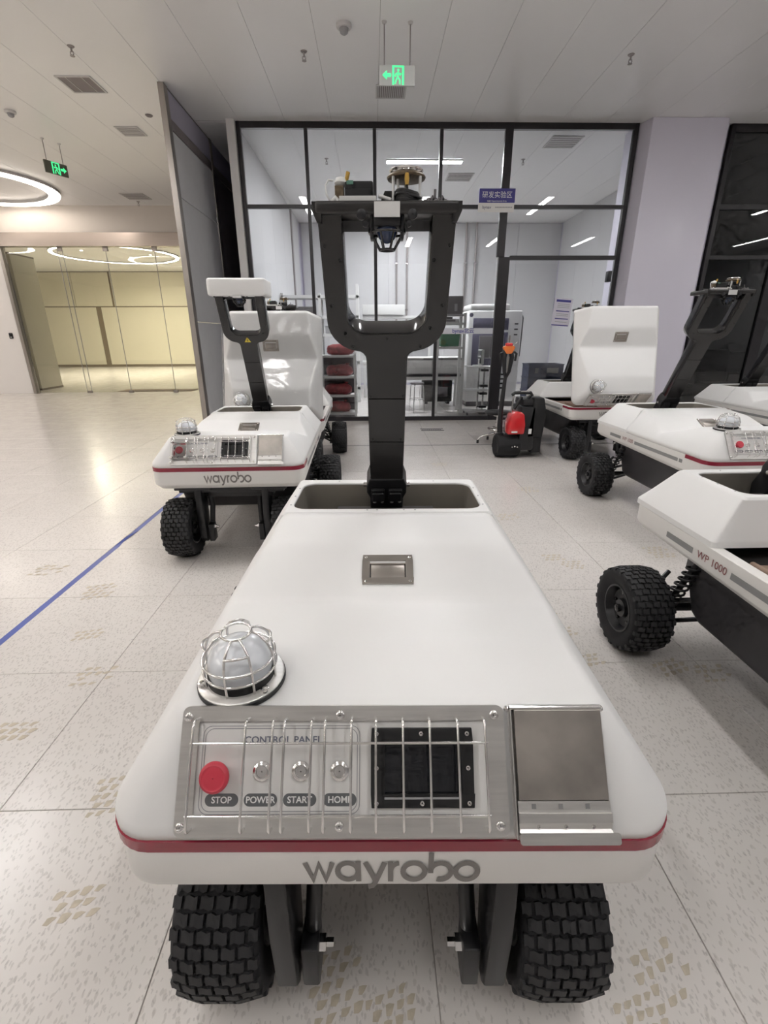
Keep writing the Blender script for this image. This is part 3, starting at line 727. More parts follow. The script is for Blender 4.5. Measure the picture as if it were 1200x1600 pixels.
# --- angle-sampled loops for the rear deck
def ray_loop(poly, c, angs):
    out = []
    n = len(poly)
    for a in angs:
        d = (cos(a), sin(a)); best = None
        for i in range(n):
            p, q = poly[i], poly[(i+1) % n]
            ex_, ey_ = q[0]-p[0], q[1]-p[1]
            den = d[0]*ey_-d[1]*ex_
            if abs(den) < 1e-12: continue
            t = ((p[0]-c[0])*ey_-(p[1]-c[1])*ex_)/den
            s_ = ((p[0]-c[0])*d[1]-(p[1]-c[1])*d[0])/den
            if t > 0 and -1e-6 <= s_ <= 1+1e-6: best = t if best is None else max(best, t)
        out.append((c[0]+d[0]*best, c[1]+d[1]*best))
    return out
rc = (0, 1.20)
p_top = rrect(-.368, .368, 1.024, 1.432, .012); p_top2 = rrect(-.362, .362, 1.029, 1.426, .012)
p_w = rrect(-.48, .48, .985, 1.54, .018); p_rec = rrect(-.345, .345, 1.056, 1.375, .055)
angs = sorted(set([round(atan2(p[1]-rc[1], p[0]-rc[0]), 5) for p in p_top+p_rec+p_w]))
lv = [(p_w, .626), (p_w, ZW-.006), (rrect(-.477, .477, .987, 1.537, .018), ZW), (rrect(-.373, .373, 1.02, 1.440, .012), .808), (p_top, .813), (p_top2, .8175), (p_rec, .819), (rrect(-.342, .342, 1.059, 1.372, .053), .816), (rrect(-.342, .342, 1.059, 1.372, .053), .80)]
mb = MB(); n = len(angs)
for poly, z in lv:
    mb.v += [(x, y, z) for x, y in ray_loop(poly, rc, angs)]
for l in range(len(lv)-1):
    for i in range(n): mb.f.append((l*n+i, l*n+(i+1) % n, (l+1)*n+(i+1) % n, (l+1)*n+i))
part('rear_deck', mb.mesh('rear_deck', 'white_paint', smooth=22), 'base', 'deck')
mb = MB(); q = rrect(-.341, .341, 1.060, 1.371, .052); q2 = rrect(-.315, .315, 1.075, 1.355, .05)
n = len(q)
mb.v += [(x, y, .812) for x, y in q]+[(x, y, .60) for x, y in q2]
mb.f += [(i, (i+1) % n, n+(i+1) % n, n+i) for i in range(n)]+[list(range(n, 2*n))]
part('recess_liner', mb.mesh('recess_liner', 'liner_bronze', smooth=40), parent='deck')
mb = MB(); mb.tube([(-.19, 1.09, .745), (-.19, 1.075, .752), (.17, 1.075, .752), (.17, 1.09, .745)], .004, 6); mb.bb(-.20, .19, 1.075, 1.30, .735, .742)
part('recess_tray', mb.mesh('recess_tray', 'inner_dark', bevel=.002), parent='deck')
mb = MB()
for x, y in [(-.07, 1.043), (-.035, 1.043), (.06, 1.043), (.10, 1.043), (.352, 1.10), (.352, 1.30), (-.352, 1.10), (-.352, 1.30), (.2, 1.40), (-.2, 1.40), (.353, 1.2), (-.353, 1.2)]:
    mb.lathe([(.001, .0012), (.0035, .0008), (.0035, 0)], 8, T((x, y, .8195)), cap=False)
part('deck_screws', mb.mesh('deck_screws', 'outline_grey'), parent='deck')

# --- lower shell (bumper tub)
def plan(i=0.0, r=.078, rr=.05):
    pts = []
    for cx, cy, a0, q in ((.48-r, r, -pi/2, r), (.48-rr, 1.54-rr, 0, rr), (-.48+rr, 1.54-rr, pi/2, rr), (-.48+r, r, pi, r)):
        for k in range(9):
            a = a0+pi/2*k/8; pts.append((cx+(q-i)*cos(a), cy+(q-i)*sin(a)))
    return pts
lv = [(.055, .484), (.032, .485), (.004, .512), (0, .520), (0, .6235), (.004, .626), (.045, .626), (.050, .622), (.055, .56)]
mb = MB(); n = 36
for i_, z in lv: mb.v += [(x, y, z+(max(0, y-1.2)*.10 if z < .53 else 0)) for x, y in plan(i_)]
for l in range(len(lv)-1):
    for i in range(n): mb.f.append((l*n+i, l*n+(i+1) % n, (l+1)*n+(i+1) % n, (l+1)*n+i))
mb.f.append(list(range(n))[::-1])
part('lower_shell', mb.mesh('lower_shell', 'shell_paint', smooth=32), 'base', 'shell')
mb = MB(); mb.v += [(x, y, .56) for x, y in plan(.054)]; mb.f.append(list(range(n)))
part('tub_floor', mb.mesh('tub_floor', 'inner_dark', smooth=0), parent='shell')
mb = MB()
mb.bb(-.36, .36, .12, .92, .562, .585); mb.bb(-.30, -.02, .30, .60, .585, .615); mb.tube([(-.38, .9, .6), (-.39, .6, .61), (-.37, .25, .6)], .012, 8)
part('inner_tray', mb.mesh('inner_tray', 'mat_brown', bevel=.004), parent='shell')
# red strip round the front
def strip(off, z0, z1, yend):
    pts = [(-.48, yend)]+[p for p in plan(0)[27:36]]+[p for p in plan(0)[0:9]]+[(.48, yend)]
    mb = MB(); m = len(pts); v = []
    for i, p in enumerate(pts):
        a = pts[max(i-1, 0)]; b = pts[min(i+1, m-1)]
        t = Vector((b[0]-a[0], b[1]-a[1])).normalized(); nn = Vector((t.y, -t.x))
        for (o_, z) in ((0, z0), (off, z0+.001), (off, z1-.001), (0, z1)): v.append((p[0]+nn.x*o_, p[1]+nn.y*o_, z))
    f = []
    for i in range(m-1):
        for k in range(3): f.append((4*i+k, 4*i+k+1, 4*i+4+k+1, 4*i+4+k))
    mb.add((v, f)); return mb
part('red_strip', strip(.003, .602, .6275, .23).mesh('red_strip', 'red_strip', smooth=40), label='dark red light strip', key='strip')
mb = strip(.0034, .602, .6275, .23)
# --- lettering on the bumper
W = []
x = 0.0
def L_(paths, adv):
    global x
    for p, c in paths: W.append(([(a+x, b) for a, b in p], c))
    x += adv
h_ = 1.0
L_([([(.06, .93), (.36, .07), (.62, .86), (.88, .07), (1.18, .93)], False)], 1.36)
L_([(arc(.44, .5, .42, .41, 0, 2*pi, 26)[:-1], True), ([(.87, .0), (.87, 1.0)], False)], 1.10)
L_([([(.06, .95), (.46, .06)], False), ([(.86, .95), (.44, -.10), (.34, -.24), (.16, -.27)], False)], .99)
L_([([(.1, 0), (.1, 1.0)], False), (arc(.47, .5, .37, .41, pi, pi*.52, 8), False)], .56)
L_([(arc(.5, .5, .45, .41, 0, 2*pi, 28)[:-1], True)], 1.10)
L_([([(.09, 1.42), (.09, .42)], False), (arc(.5, .5, .42, .41, pi*1.0, -pi*.62, 28), False)], 1.06)
L_([(arc(.5, .5, .45, .41, 0, 2*pi, 28)[:-1], True)], 1.0)
tw = x; sc = .050; kx = .295/(tw*sc)
mb = MB(); v, f = stroke_vf(W, .215)
mb.add(([((a-tw/2)*sc*kx, (b-.5)*sc, c) for a, b, c in v], f), frameM((0, -.0012, .5525), (1, 0, 0), (0, 0, 1), (0, -1, 0)))
part('logo_lettering', mb.mesh('logo_lettering', 'logo_grey', smooth=0, recalc=False), parent='shell', label='grey wayrobo lettering')
# --- side decals
for s in (-1, 1):
    Fs = frameM((s*.4812, 0, 0), (0, -s*-1.0 if False else (1.0 if s > 0 else -1.0), 0), (0, 0, 1), (s, 0, 0))
    def side_poly(ya, yb, za, zb, sl=.008):
        a, b = sorted((ya*s, yb*s)); return [(a, za), (b, za), (b+sl*0, zb), (a, zb)]
    mb = MB(); mb.prism(side_poly(1.080, 1.258, .560, .585), -.0005, .0005, Fs); part('side_stripe', mb.mesh('side_stripe', 'decal_grey', smooth=0), parent='shell')
    mb = MB(); mb.prism(side_poly(.30, .862, .560, .585), -.0005, .0005, Fs); part('side_stripe', mb.mesh('side_stripe', 'decal_grey', smooth=0), parent='shell')
    mb = MB(); mb.prism(side_poly(.25, .285, .560, .585), -.0005, .0005, Fs); part('side_stripe', mb.mesh('side_stripe', 'decal_grey', smooth=0), parent='shell')
    tv = text_vf('WP 1000', .044)
    mb = MB(); mb.add(tv, Fs @ T((s*.967, .574, .0008)))
    part('model_lettering', mb.mesh('model_lettering', 'text_maroon', smooth=0, recalc=False), parent='shell')

# --- control panel
pv = Vector((0, .098, .147)).normalized(); pn = Vector((0, -pv.z, pv.y))
FP = frameM((0, 0.001, .653), (1, 0, 0), pv, pn)
mb = MB()
outer = rrect(-.350, .190, -.010, .187, .012); inner = rrect(-.322, .160, .020, .163, .004)
n = len(outer); mb.v += [(a, b, .0) for a, b in outer]+[(a, b, .0085) for a, b in outer]+[(a, b, .0085) for a, b in inner]+[(a, b, .001) for a, b in inner]
for l in range(3): mb.f += [(l*n+i, l*n+(i+1) % n, (l+1)*n+(i+1) % n, (l+1)*n+i) for i in range(n)]
mb.v = [tuple(FP @ Vector(p)) for p in mb.v]
part('control_panel', mb.mesh('control_panel', 'steel', smooth=30), 'lid', 'panel', label='stainless control panel behind a wire guard')
def pp(name, mb, m, label=None, only=None, **k):
    part(name, mb.mesh(name, m, **k), parent='panel', label=label, only=only)
mb = MB(); mb.bb(-.323, .161, .019, .164, .0015, .004, FP); pp('face_plate', mb, 'face_white', smooth=0)
mb = MB()
for (a0, a1, b0, b1) in ((-.314, -.052, .022, .155), (-.310, -.056, .026, .151)):
    mb.add(stroke_vf([(rrect(a0, a1, b0, b1, .014, 6), True)], .0013), FP @ T((0, 0, .0044)))
pp('outline', mb, 'outline_grey', smooth=0, recalc=False)
mb = MB(); mb.add(text_vf('CONTROL PANEL', .0152, sx=1.06, bold=.0003), FP @ T((-.180, .133, .0046))); pp('lettering', mb, 'text_blue_grey', smooth=0, recalc=False)
for (cx, t) in ((-.277, 'STOP'), (-.2135, 'POWER'), (-.1495, 'START'), (-.084, 'HOME')):
    mb = MB(); mb.prism(rrect(cx-.0272, cx+.0272, .0335, .0525, .0094, 6), .004, .0048, FP); pp('name_plate', mb, 'pill_grey', smooth=0)
    mb = MB(); mb.add(text_vf(t, .0138, bold=.0003), FP @ T((cx, .0428, .0051))); pp('lettering', mb, 'text_white', smooth=0, recalc=False)
mb = MB(); mb.lathe([(.001, .034), (.015, .034), (.0175, .0335), (.019, .0345), (.0225, .033), (.024, .029), (.024, .026), (.021, .022), (.012, .018), (.012, .004)], 36, FP @ T((-.284, .083, 0)), cap=False)
pp('stop_button', mb, 'stop_red', 'red mushroom stop button', smooth=50)
for cx in (-.2125, -.1485, -.085):
    mb = MB(); mb.lathe([(.001, .0085), (.0085, .0085), (.0095, .0100), (.0112, .0100), (.0128, .0085), (.0150, .0075), (.0152, .004)], 28, FP @ T((cx, .086, 0)), cap=False)
    pp('push_button', mb, 'chrome', smooth=45)
mb = MB(); mb.frame(-.032, .135, .032, .152, .020, .004, .011, FP); mb.frame(-.014, .113, .050, .133, .0035, .004, .013, FP); pp('display_frame', mb, 'black_plastic', smooth=0, bevel=.0012)
mb = MB(); mb.bb(-.011, .110, .053, .130, .004, .0075, FP); pp('screen', mb, 'screen', smooth=0)
mb = MB(); mb.bb(-.011, .110, .0455, .0485, .011, .0125, FP); mb.bb(.1105, .1125, .0485, .13, .0075, .0135, FP); pp('screen_rim', mb, 'outline_grey', smooth=0)
def screw(u, v_, z, r, k=1): 
    q = MB(); q.lathe([(.0012, .0015*k), (r*.45, .0015*k), (r*.5, .0040*k), (r*.85, .0036*k), (r, .0018*k), (r, 0)], 14, FP @ T((u, v_, z)), cap=False); return q
for (u, v_) in ((-.339, .170), (-.085, .1725), (.173, .172), (-.340, .005), (-.084, .006), (.175, .006)): pp('screw', screw(u, v_, .0085, .0078), 'chrome', smooth=50)
for (u, v_) in ((-.024, .144), (.050, .144), (.126, .144), (-.024, .040), (.050, .040), (.126, .040), (-.024, .092), (.126, .092)): pp('screw', screw(u, v_, .011, .0042), 'chrome', smooth=50)
gz = .032
for v_ in (.134, .0285):
    mb = MB(); mb.tube([(-.325, v_, gz), (.156, v_, gz)], .0022, 8, FP); pp('guard_bar', mb, 'chrome', smooth=60)
for u in (-.322, -.237, -.1925, -.1735, -.1295, -.1075, -.0645, -.0245, .0195, .063, .1085, .153):
    P = [(u, .168, .0085), (u, .168, gz-.008), (u, .1655, gz-.002), (u, .160, gz+.001)]+[(u, .10, gz+.002), (u, .05, gz+.002), (u, .010, gz+.001), (u, .005, gz-.003), (u, .003, gz-.010), (u, .003, .0085)]
    mb = MB(); mb.tube(P, .0022, 7, FP); pp('guard_bar', mb, 'chrome', smooth=60)
# clear cover over the stop button (only on one robot)
mb = MB(); mb.bb(-.318, -.245, .032, .128, .006, .045, FP); pp('button_cover', mb, 'clear_cover', 'clear square cover over the stop button', only='cover', smooth=0, bevel=.008)
mb = MB()
for u in (-.325, -.238):
    for v_ in (.028, .132): mb.lathe([(.001, .052), (.007, .050), (.009, .045), (.009, .009)], 14, FP @ T((u, v_, 0)), cap=False)
pp('cover_bolts', mb, 'chrome', only='cover', smooth=50)

# --- document holder right of the panel
FD = FP
mb = MB(); mb.bb(.198, .352, -.012, .187, .0, .003, FD)
for u in (.199, .3485): mb.bb(u, u+.0025, -.012, .186, .003, .016, FD)
part('document_holder', mb.mesh('document_holder', 'steel', smooth=0, bevel=.0012), 'lid', 'holder', label='steel document holder beside the control panel')
def dp(name, mb, m, **k): part(name, mb.mesh(name, m, **k), parent='holder')
mb = MB(); mb.bb(.2055, .3495, .045, .181, .014, .0175, FD); dp('cover', mb, 'dull_steel', smooth=0, bevel=.001)
mb = MB(); mb.cyl(tuple(FD @ Vector((.199, .184, .012))), tuple(FD @ Vector((.352, .184, .012))), .0042, 12); dp('hinge', mb, 'chrome', smooth=50)
mb = MB()
sec = [(.044, .0172), (.040, .018), (.032, .0175), (.028, .0185), (.0275, .0225), (.0145, .0225), (.0135, .0185), (.004, .0165), (-.001, .019)]
v = []; f = []
for (b, z) in sec: v += [(.203, b, z), (.3505, b, z)]
for i in range(len(sec)-1): f.append((2*i, 2*i+1, 2*i+3, 2*i+2))
mb.add((v, f), FD); mb.bb(.203, .3505, -.002, .044, .004, .0055, FD); mb.bb(.203, .2045, .0, .043, .004, .0175, FD); mb.bb(.349, .3505, .0, .043, .004, .0175, FD)
dp('latch_channel', mb, 'steel', smooth=20, recalc=False)
for u in (.228, .271, .314):
    mb = MB(); mb.bb(u-.0035, u+.0035, .033, .0405, .0178, .0184, FD); dp('slot', mb, 'decal_grey', smooth=0)
    mb = MB(); mb.lathe([(.001, .0045), (.0025, .004), (.0034, .0015), (.0034, 0)], 12, FD @ T((u+.006, .0075, .0165)), cap=False); dp('rivet', mb, 'chrome', smooth=50)
mb = MB(); mb.prism(rrect(.203, .362, -.018, -.001, .004, 3), .018, .0195, FD); dp('lip', mb, 'steel', smooth=0)
mb = MB(); mb.bb(.205, .348, -.016, -.001, .0, .018, FD); dp('lip_bracket', mb, 'steel', smooth=0)
for u in (.1965, .3535):
    mb = MB(); mb.lathe([(.001, .008), (.004, .007), (.0055, .003), (.0055, 0)], 12, FD @ T((u, .181, .004)), cap=False); dp('bolt', mb, 'chrome', smooth=50)

# --- pull handle on the lid slope
hv = Vector((0, .185, .093)).normalized(); hn = Vector((0, -hv.z, hv.y))
FH = frameM((0, .715, .7505), (1, 0, 0), hv, hn)
mb = MB(); mb.frame(-.074, .074, -.0525, .0525, .021, -.002, .006, FH)
part('pull_handle', mb.mesh('pull_handle', 'handle_steel', smooth=0, bevel=.0015), 'lid', 'handle', label='recessed grey metal pull handle')
mb = MB(); mb.bb(-.054, .054, -.032, .032, -.001, .0012, FH); part('pocket_shade', mb.mesh('pocket_shade', 'inner_dark', smooth=0), parent='handle')  # flat dark plate; the shade of a recess is put into its colour
mb = MB(); mb.bb(-.053, .053, -.030, .020, .0013, .003, FH); mb.bb(-.053, .053, .018, .022, .0013, .0055, FH); part('grip_flap', mb.mesh('grip_flap', 'handle_steel', bevel=.0008), parent='handle')
for u in (-.051, .051):
    mb = MB(); mb.bb(u-.0015, u+.0015, -.030, .020, .003, .0045, FH); part('flap_edge', mb.mesh('flap_edge', 'chrome', smooth=0), parent='handle')
for u in (-.064, .064):
    for v_ in (-.043, .043):
        mb = MB(); mb.lathe([(.001, .0012), (.003, .0016), (.0045, .0004), (.0045, 0)], 12, FH @ T((u, v_, .006)), cap=False); part('screw', mb.mesh('screw', 'chrome', smooth=50), parent='handle')

# --- caged warning lamp
FL = frameM((-.274, .178, zprof(.18)+.001), (1, 0, 0), Vector((0, 1, .03)).normalized(), Vector((0, -.03, 1)).normalized())
mb = MB(); mb.lathe([(.001, .013), (.075, .013), (.0775, .011), (.0775, .008)], 48, FL, cap=False)
part('warning_lamp', mb.mesh('warning_lamp', 'steel', smooth=40), 'lid', 'lamp', label='caged white beacon on a round steel plate')
mb = MB(); mb.lathe([(.0775, .0085), (.079, .0075), (.079, 0), (.001, 0)], 48, FL, cap=False); part('gasket', mb.mesh('gasket', 'black_plastic', smooth=40), parent='lamp')
mb = MB(); mb.lathe([(.060, .013), (.0595, .026), (.056, .028), (.001, .028)], 40, FL, cap=False); part('lamp_base', mb.mesh('lamp_base', 'black_plastic', smooth=40), parent='lamp')
pf = [(.0565, .027), (.0565, .045)]+[(.0565*cos(a), .045+.045*sin(a)) for a in [pi/2*k/10 for k in range(1, 10)]]+[(.001, .0902)]
mb = MB(); mb.lathe(pf, 40, FL, cap=False); part('lamp_dome', mb.mesh('lamp_dome', 'dome_plastic', smooth=60), parent='lamp')
wr = .0024
for k in range(4):
    a = pi/4+k*pi/2+.25
    for s in (-1, 1):
        b = a+s*.42
        P = [(.064*cos(b), .064*sin(b), .013), (.064*cos(b), .064*sin(b), .045), (.0625*cos(b), .0625*sin(b), .066), (.055*cos(b), .055*sin(b), .086), (.040*cos(b+s*.05), .040*sin(b+s*.05), .101), (.027*cos(b+s*.12), .027*sin(b+s*.12), .105)]
        mb = MB(); mb.tube(P, wr, 8, FL); part('cage_wire', mb.mesh('cage_wire', 'chrome', smooth=60), parent='lamp')
    b0 = a+.42; b1 = a+pi/2-.42
    P = []
    for q in range(9):
        t = q/8; b = b0+(b1-b0)*t; rr = .0555+.0035*sin(pi*t); zz = .086+.004*sin(pi*t); P.append((rr*cos(b), rr*sin(b), zz))
    mb = MB(); mb.tube(P, wr, 8, FL); part('cage_wire', mb.mesh('cage_wire', 'chrome', smooth=60), parent='lamp')
for (rr, zz) in ((.0645, .036), (.0640, .057), (.026, .105)):
    mb = MB(); mb.tube([(rr*cos(2*pi*k/36), rr*sin(2*pi*k/36), zz) for k in range(36)], wr, 8, FL, closed=True); part('cage_ring', mb.mesh('cage_ring', 'chrome', smooth=60), parent='lamp')
for a in (3.6, 5.6, 1.2):
    mb = MB(); mb.lathe([(.001, .003), (.004, .003), (.0045, .006), (.0075, .005), (.0085, .002), (.0085, 0)], 14, FL @ T((.069*cos(a), .069*sin(a), .013)), cap=False); part('screw', mb.mesh('screw', 'chrome', smooth=50), parent='lamp')

# --- belly, wheels, forks
mb = MB()
sec = [(1.16, .50), (1.20, .42), (1.12, .26), (1.06, .235), (.42, .235), (.33, .26), (.24, .42), (.22, .50)]
v = [(-.40, y, z) for y, z in sec]+[(.40, y, z) for y, z in sec]; n = len(sec)
mb.add((v, [list(range(n)), list(range(n, 2*n))[::-1]]+[(i, n+i, n+(i+1) % n, (i+1) % n) for i in range(n)]))
part('belly_pan', mb.mesh('belly_pan', 'belly_grey', bevel=.02, seg=3, smooth=40))
mb = MB(); mb.bb(-.26, .26, .10, .22, .40, .484); mb.bb(-.34, .34, .05, .15, .445, .486); part('front_beam', mb.mesh('front_beam', 'black_satin', bevel=.008))
mb = MB(); mb.bb(-.30, .30, 1.12, 1.34, .36, .50); mb.cyl((-.46, 1.255, .20), (.46, 1.255, .20), .022, 12); part('rear_axle', mb.mesh('rear_axle', 'black_satin', bevel=.01))
R_, WD = .198, .18
tp = [(.105, -.072), (.125, -.083), (.158, -.0895), (.178, -.087), (.186, -.077), (.1905, -.045), (.1905, .045), (.186, .077), (.178, .087), (.158, .0895), (.125, .083), (.105, .072)]
mb = MB(); mb.lathe(tp, 48, None, 'X', cap=False); tyre_me = mb.mesh('tyre', 'rubber', smooth=50)
def tread():
    mb = MB(); nr = 44; pw = .0325
    for r in range(nr):
        for c in ((-2.4, -1.5, -.5, .5, 1.5, 2.4) if r % 2 == 0 else (-2, -1, 0, 1, 2)):
            a0 = 2*pi*r/nr; xc = c*pw
            wx = pw*.43 if abs(c) < 2.2 else pw*.30
            da = 2*pi/nr*.40; dip = .022
            pts = [(xc-wx, a0-da), (xc-wx*.4, a0-da-dip*.5), (xc+wx*.4, a0-da+dip*.5), (xc+wx, a0-da), (xc+wx, a0+da), (xc+wx*.4, a0+da+dip*.5), (xc-wx*.4, a0+da-dip*.5), (xc-wx, a0+da)]
            v = []
            for (k, rad0) in ((0, .183), (1, .198)):
                for (xx, aa) in pts:
                    q = .93 if k else 1.0
                    xx2 = xc+(xx-xc)*q; aa2 = a0+(aa-a0)*q
                    rr = rad0-(.0 if abs(xx2) < .04 else (abs(xx2)-.04)*.22)
                    v.append((xx2, rr*cos(aa2), rr*sin(aa2)))
            mb.add((v, [(8, 9, 14, 15), (9, 10, 13, 14), (10, 11, 12, 13)]+[(i, (i+1) % 8, 8+(i+1) % 8, 8+i) for i in range(8)]))
    return mb
tread_me = tread().mesh('tread', 'tread_rubber', smooth=0)
mb = MB(); mb.lathe([(.108, -.072), (.112, -.078), (.104, -.079), (.098, -.066), (.088, -.046), (.060, -.040), (.045, -.045), (.040, -.062), (.022, -.064), (.001, -.064)], 32, None, 'X', cap=False)
mb.lathe([(.108, .072), (.112, .078), (.104, .079), (.098, .066), (.088, .046), (.060, .040), (.045, .045), (.040, .062), (.001, .064)], 32, None, 'X', cap=False)
rim_me = mb.mesh('rim', 'black_satin', smooth=35)
mb = MB()
for s in (-1, 1):
    for k in range(5):
        a = 2*pi*k/5; mb.lathe([(.008, s*.040), (.008, s*.052), (.001, s*.053)], 6, T((0, .072*cos(a), .072*sin(a))), 'X', cap=False)
    mb.lathe([(.018, s*.062), (.018, s*.078), (.012, s*.082), (.001, s*.082)], 12, None, 'X', cap=False)
hub_me = mb.mesh('hub_nuts', 'black_gloss', smooth=35)
for i, (wx, wy, a) in enumerate(((-.348, .085, 0), (.348, .085, .06), (-.568, 1.255, .1), (.568, 1.255, .03))):
    part('wheel', tyre_me, 'base', 'wheel%d' % i, M=T((wx, wy, R_)) @ Matrix.Rotation(a, 4, 'X'))
    part('tread', tread_me, parent='wheel%d' % i); part('rim', rim_me, parent='wheel%d' % i); part('hub', hub_me, parent='wheel%d' % i)
for s in (-1, 1):
    mb = MB(); q = frameM((s*.215, 0, 0), (0, 1, 0), (0, 0, 1), (1, 0, 0))
    mb.prism([(.04, .13), (.06, .10), (.10, .10), (.125, .13), (.15, .30), (.16, .484), (.04, .484), (.03, .30)], -.022, .022, q); mb.bb(s*.13 if s > 0 else s*.36, s*.36 if s > 0 else s*.13, .03, .17, .468, .486)
    key = 'fork%d' % s
    part('wheel_fork', mb.mesh('wheel_fork', 'black_satin', bevel=.006), key=key)
    mb = MB(); mb.bb(s*.168-.018, s*.168+.018, .055, .125, .10, .22); mb.tube([(s*.165, .10, .22), (s*.158, .13, .34), (s*.165, .11, .46)], .018, 10); part('motor_block', mb.mesh('motor_block', 'black_satin', bevel=.008), parent=key)
    mb = MB(); mb.lathe([(.017, 0), (.017, .014), (.009, .016), (.009, .03), (.001, .031)], 6, frameM((s*.15, .085, .195), (0, 1, 0), (0, 0, 1), (-s, 0, 0)), cap=False); part('axle_nut', mb.mesh('axle_nut', 'chrome'), parent=key)
    # rear suspension
    mb = MB()
    for (y0, y1, z0, z1) in ((1.21, 1.10, .26, .33), (1.30, 1.36, .26, .33), (1.21, 1.08, .15, .245), (1.30, 1.36, .15, .26)):
        mb.tube([(s*.47, y0, z0), (s*.36, y1, z1)], .011, 8)
    mb.bb(s*.445, s*.485, 1.20, 1.31, .13, .28)
    part('suspension_arm', mb.mesh('suspension_arm', 'black_satin', smooth=40), key='susp%d' % s)
    mb = MB(); P = []
    for k in range(97):
        a = k/96*2*pi*8; t = k/96
        c = Vector((s*.45, 1.20, .24)).lerp(Vector((s*.40, 1.14, .47)), t)
        P.append((c.x+.030*cos(a), c.y+.030*sin(a), c.z))
    mb.tube(P, .0055, 6); mb.cyl((s*.455, 1.205, .22), (s*.40, 1.14, .48), .013, 10)
    part('coil_spring', mb.mesh('coil_spring', 'black_satin', smooth=60), parent='susp%d' % s)

# --- leaning mast
me_t = Vector((0, -.463, .886)).normalized(); me_n = Vector((0, -me_t.z, me_t.y))
FM = frameM((0, 1.25, .82), (1, 0, 0), me_t, me_n)
def mast_poly(ins=0.0, t0=0.0, part_='all'):
    HW, HN, HI = .171-ins, .0625-ins, .112+ins
    tb, ti = .606+ins, .664-ins
    left = [(-HN, t0), (-HN, tb-.028)] + [(-HN-.028+.028*cos(a), tb-.028+.028*sin(a)) for a in [pi/2*k/4 for k in range(1, 5)]]
    Ro = .092-ins
    left += [(-HW+Ro-Ro*sin(a), tb+Ro-Ro*cos(a)) for a in [pi/2*k/8 for k in range(0, 9)]]
    left += [(-HW, .972-ins), (-HI, .972-ins)]
    Ri = .055+ins*.5
    left += [(-HI+Ri-Ri*cos(a), ti+Ri-Ri*sin(a)) for a in [pi/2*k/8 for k in range(0, 9)]]
    return left+[(-p[0], p[1]) for p in reversed(left)]
mb = MB(); mb.prism(mast_poly(), -.075, 0, FM)
part('mast', mb.mesh('mast', 'black_gloss', smooth=30, bevel=.004, seg=2, ang=50), 'base', 'mast')
def cover_piece(t0, t1):
    mb = MB(); mb.bb(-.0605, .0605, t0, t1, .0005, .004, FM); part('front_cover', mb.mesh('front_cover', 'mast_cover', smooth=0, bevel=.001), parent='mast')
cover_piece(.03, .254); cover_piece(.2575, .436)
mb = MB(); mb.prism(mast_poly(.003, .4395), .0005, .004, FM); part('front_cover', mb.mesh('front_cover', 'mast_cover', smooth=0, bevel=.001, ang=50), parent='mast')
for (u, t) in ((-.052, .447), (.052, .447), (-.05, .268), (.05, .268), (-.10, .622), (.10, .622), (0, .647), (-.155, .745), (.155, .745), (-.122, .665), (.125, .68), (-.16, .90), (.16, .90), (-.122, .865), (.122, .865)):
    mb = MB(); mb.lathe([(.001, .001), (.003, .001), (.0036, .003), (.0048, .002), (.0048, 0)], 12, FM @ T((u, t, .004)), cap=False); part('screw', mb.mesh('screw', 'black_plastic', smooth=50), parent='mast')
# foot with two latches
mb = MB(); mb.prism([(-.066, -.16), (.066, -.16), (.066, -.03), (.078, .0), (.078, .035), (.066, .075), (-.066, .075), (-.078, .035), (-.078, 0), (-.066, -.03)], -.085, .008, FM)
part('mast_foot', mb.mesh('mast_foot', 'black_satin', smooth=0, bevel=.006), key='foot')
for s in (-1, 1):
    mb = MB(); mb.prism(rrect(s*.034-.026, s*.034+.026, -.035, .030, .006), .009, .022, FM); mb.prism(rrect(s*.034-.022, s*.034+.022, -.028, .018, .005), .022, .030, FM); part('hinge', mb.mesh('hinge', 'black_satin', smooth=0, bevel=.003), parent='foot')
    for u in (-.014, .016):
        mb = MB(); mb.lathe([(.001, .006), (.005, .005), (.007, .002), (.007, 0)], 12, FM @ T((s*.034+u, -.030, .025)), cap=False); part('hinge_bolt', mb.mesh('hinge_bolt', 'chrome', smooth=50), parent='foot')
    mb = MB(); mb.cyl(tuple(FM @ Vector((s*.078, .012, -.03))), tuple(FM @ Vector((s*.092, .012, -.03))), .009, 10); part('hinge_bolt', mb.mesh('hinge_bolt', 'chrome', smooth=50), parent='foot')
# cross plate, head tray, camera
mb = MB(); mb.bb(-.112, .112, .915, .97, -.06, -.05, FM); part('cross_plate', mb.mesh('cross_plate', 'black_satin', smooth=0), parent='mast')
mb = MB(); mb.prism(rrect(-.178, .178, .785, 1.0, .012), 1.677, 1.706); part('sensor_tray', mb.mesh('sensor_tray', 'mast_cover', bevel=.008, seg=3), key='tray')
mb = MB(); mb.prism([(-.182, 1.704), (-.182, 1.684), (-.171, 1.660), (-.160, 1.660), (-.160, 1.704)], -.015, .02, frameM((0, .808, 0), (1, 0, 0), (0, 0, 1), (0, -1, 0)))
mb.prism([(.182, 1.704), (.182, 1.684), (.171, 1.660), (.160, 1.660), (.160, 1.704)], -.015, .02, frameM((0, .808, 0), (1, 0, 0), (0, 0, 1), (0, -1, 0)))
part('tray_bracket', mb.mesh('tray_bracket', 'mast_cover', smooth=0), parent='tray')
mb = MB(); mb.bb(-.031, .031, .778, .7825, 1.669, 1.701); part('paper_label', mb.mesh('paper_label', 'board_white', smooth=0), parent='tray', only='bare', label='small white label')
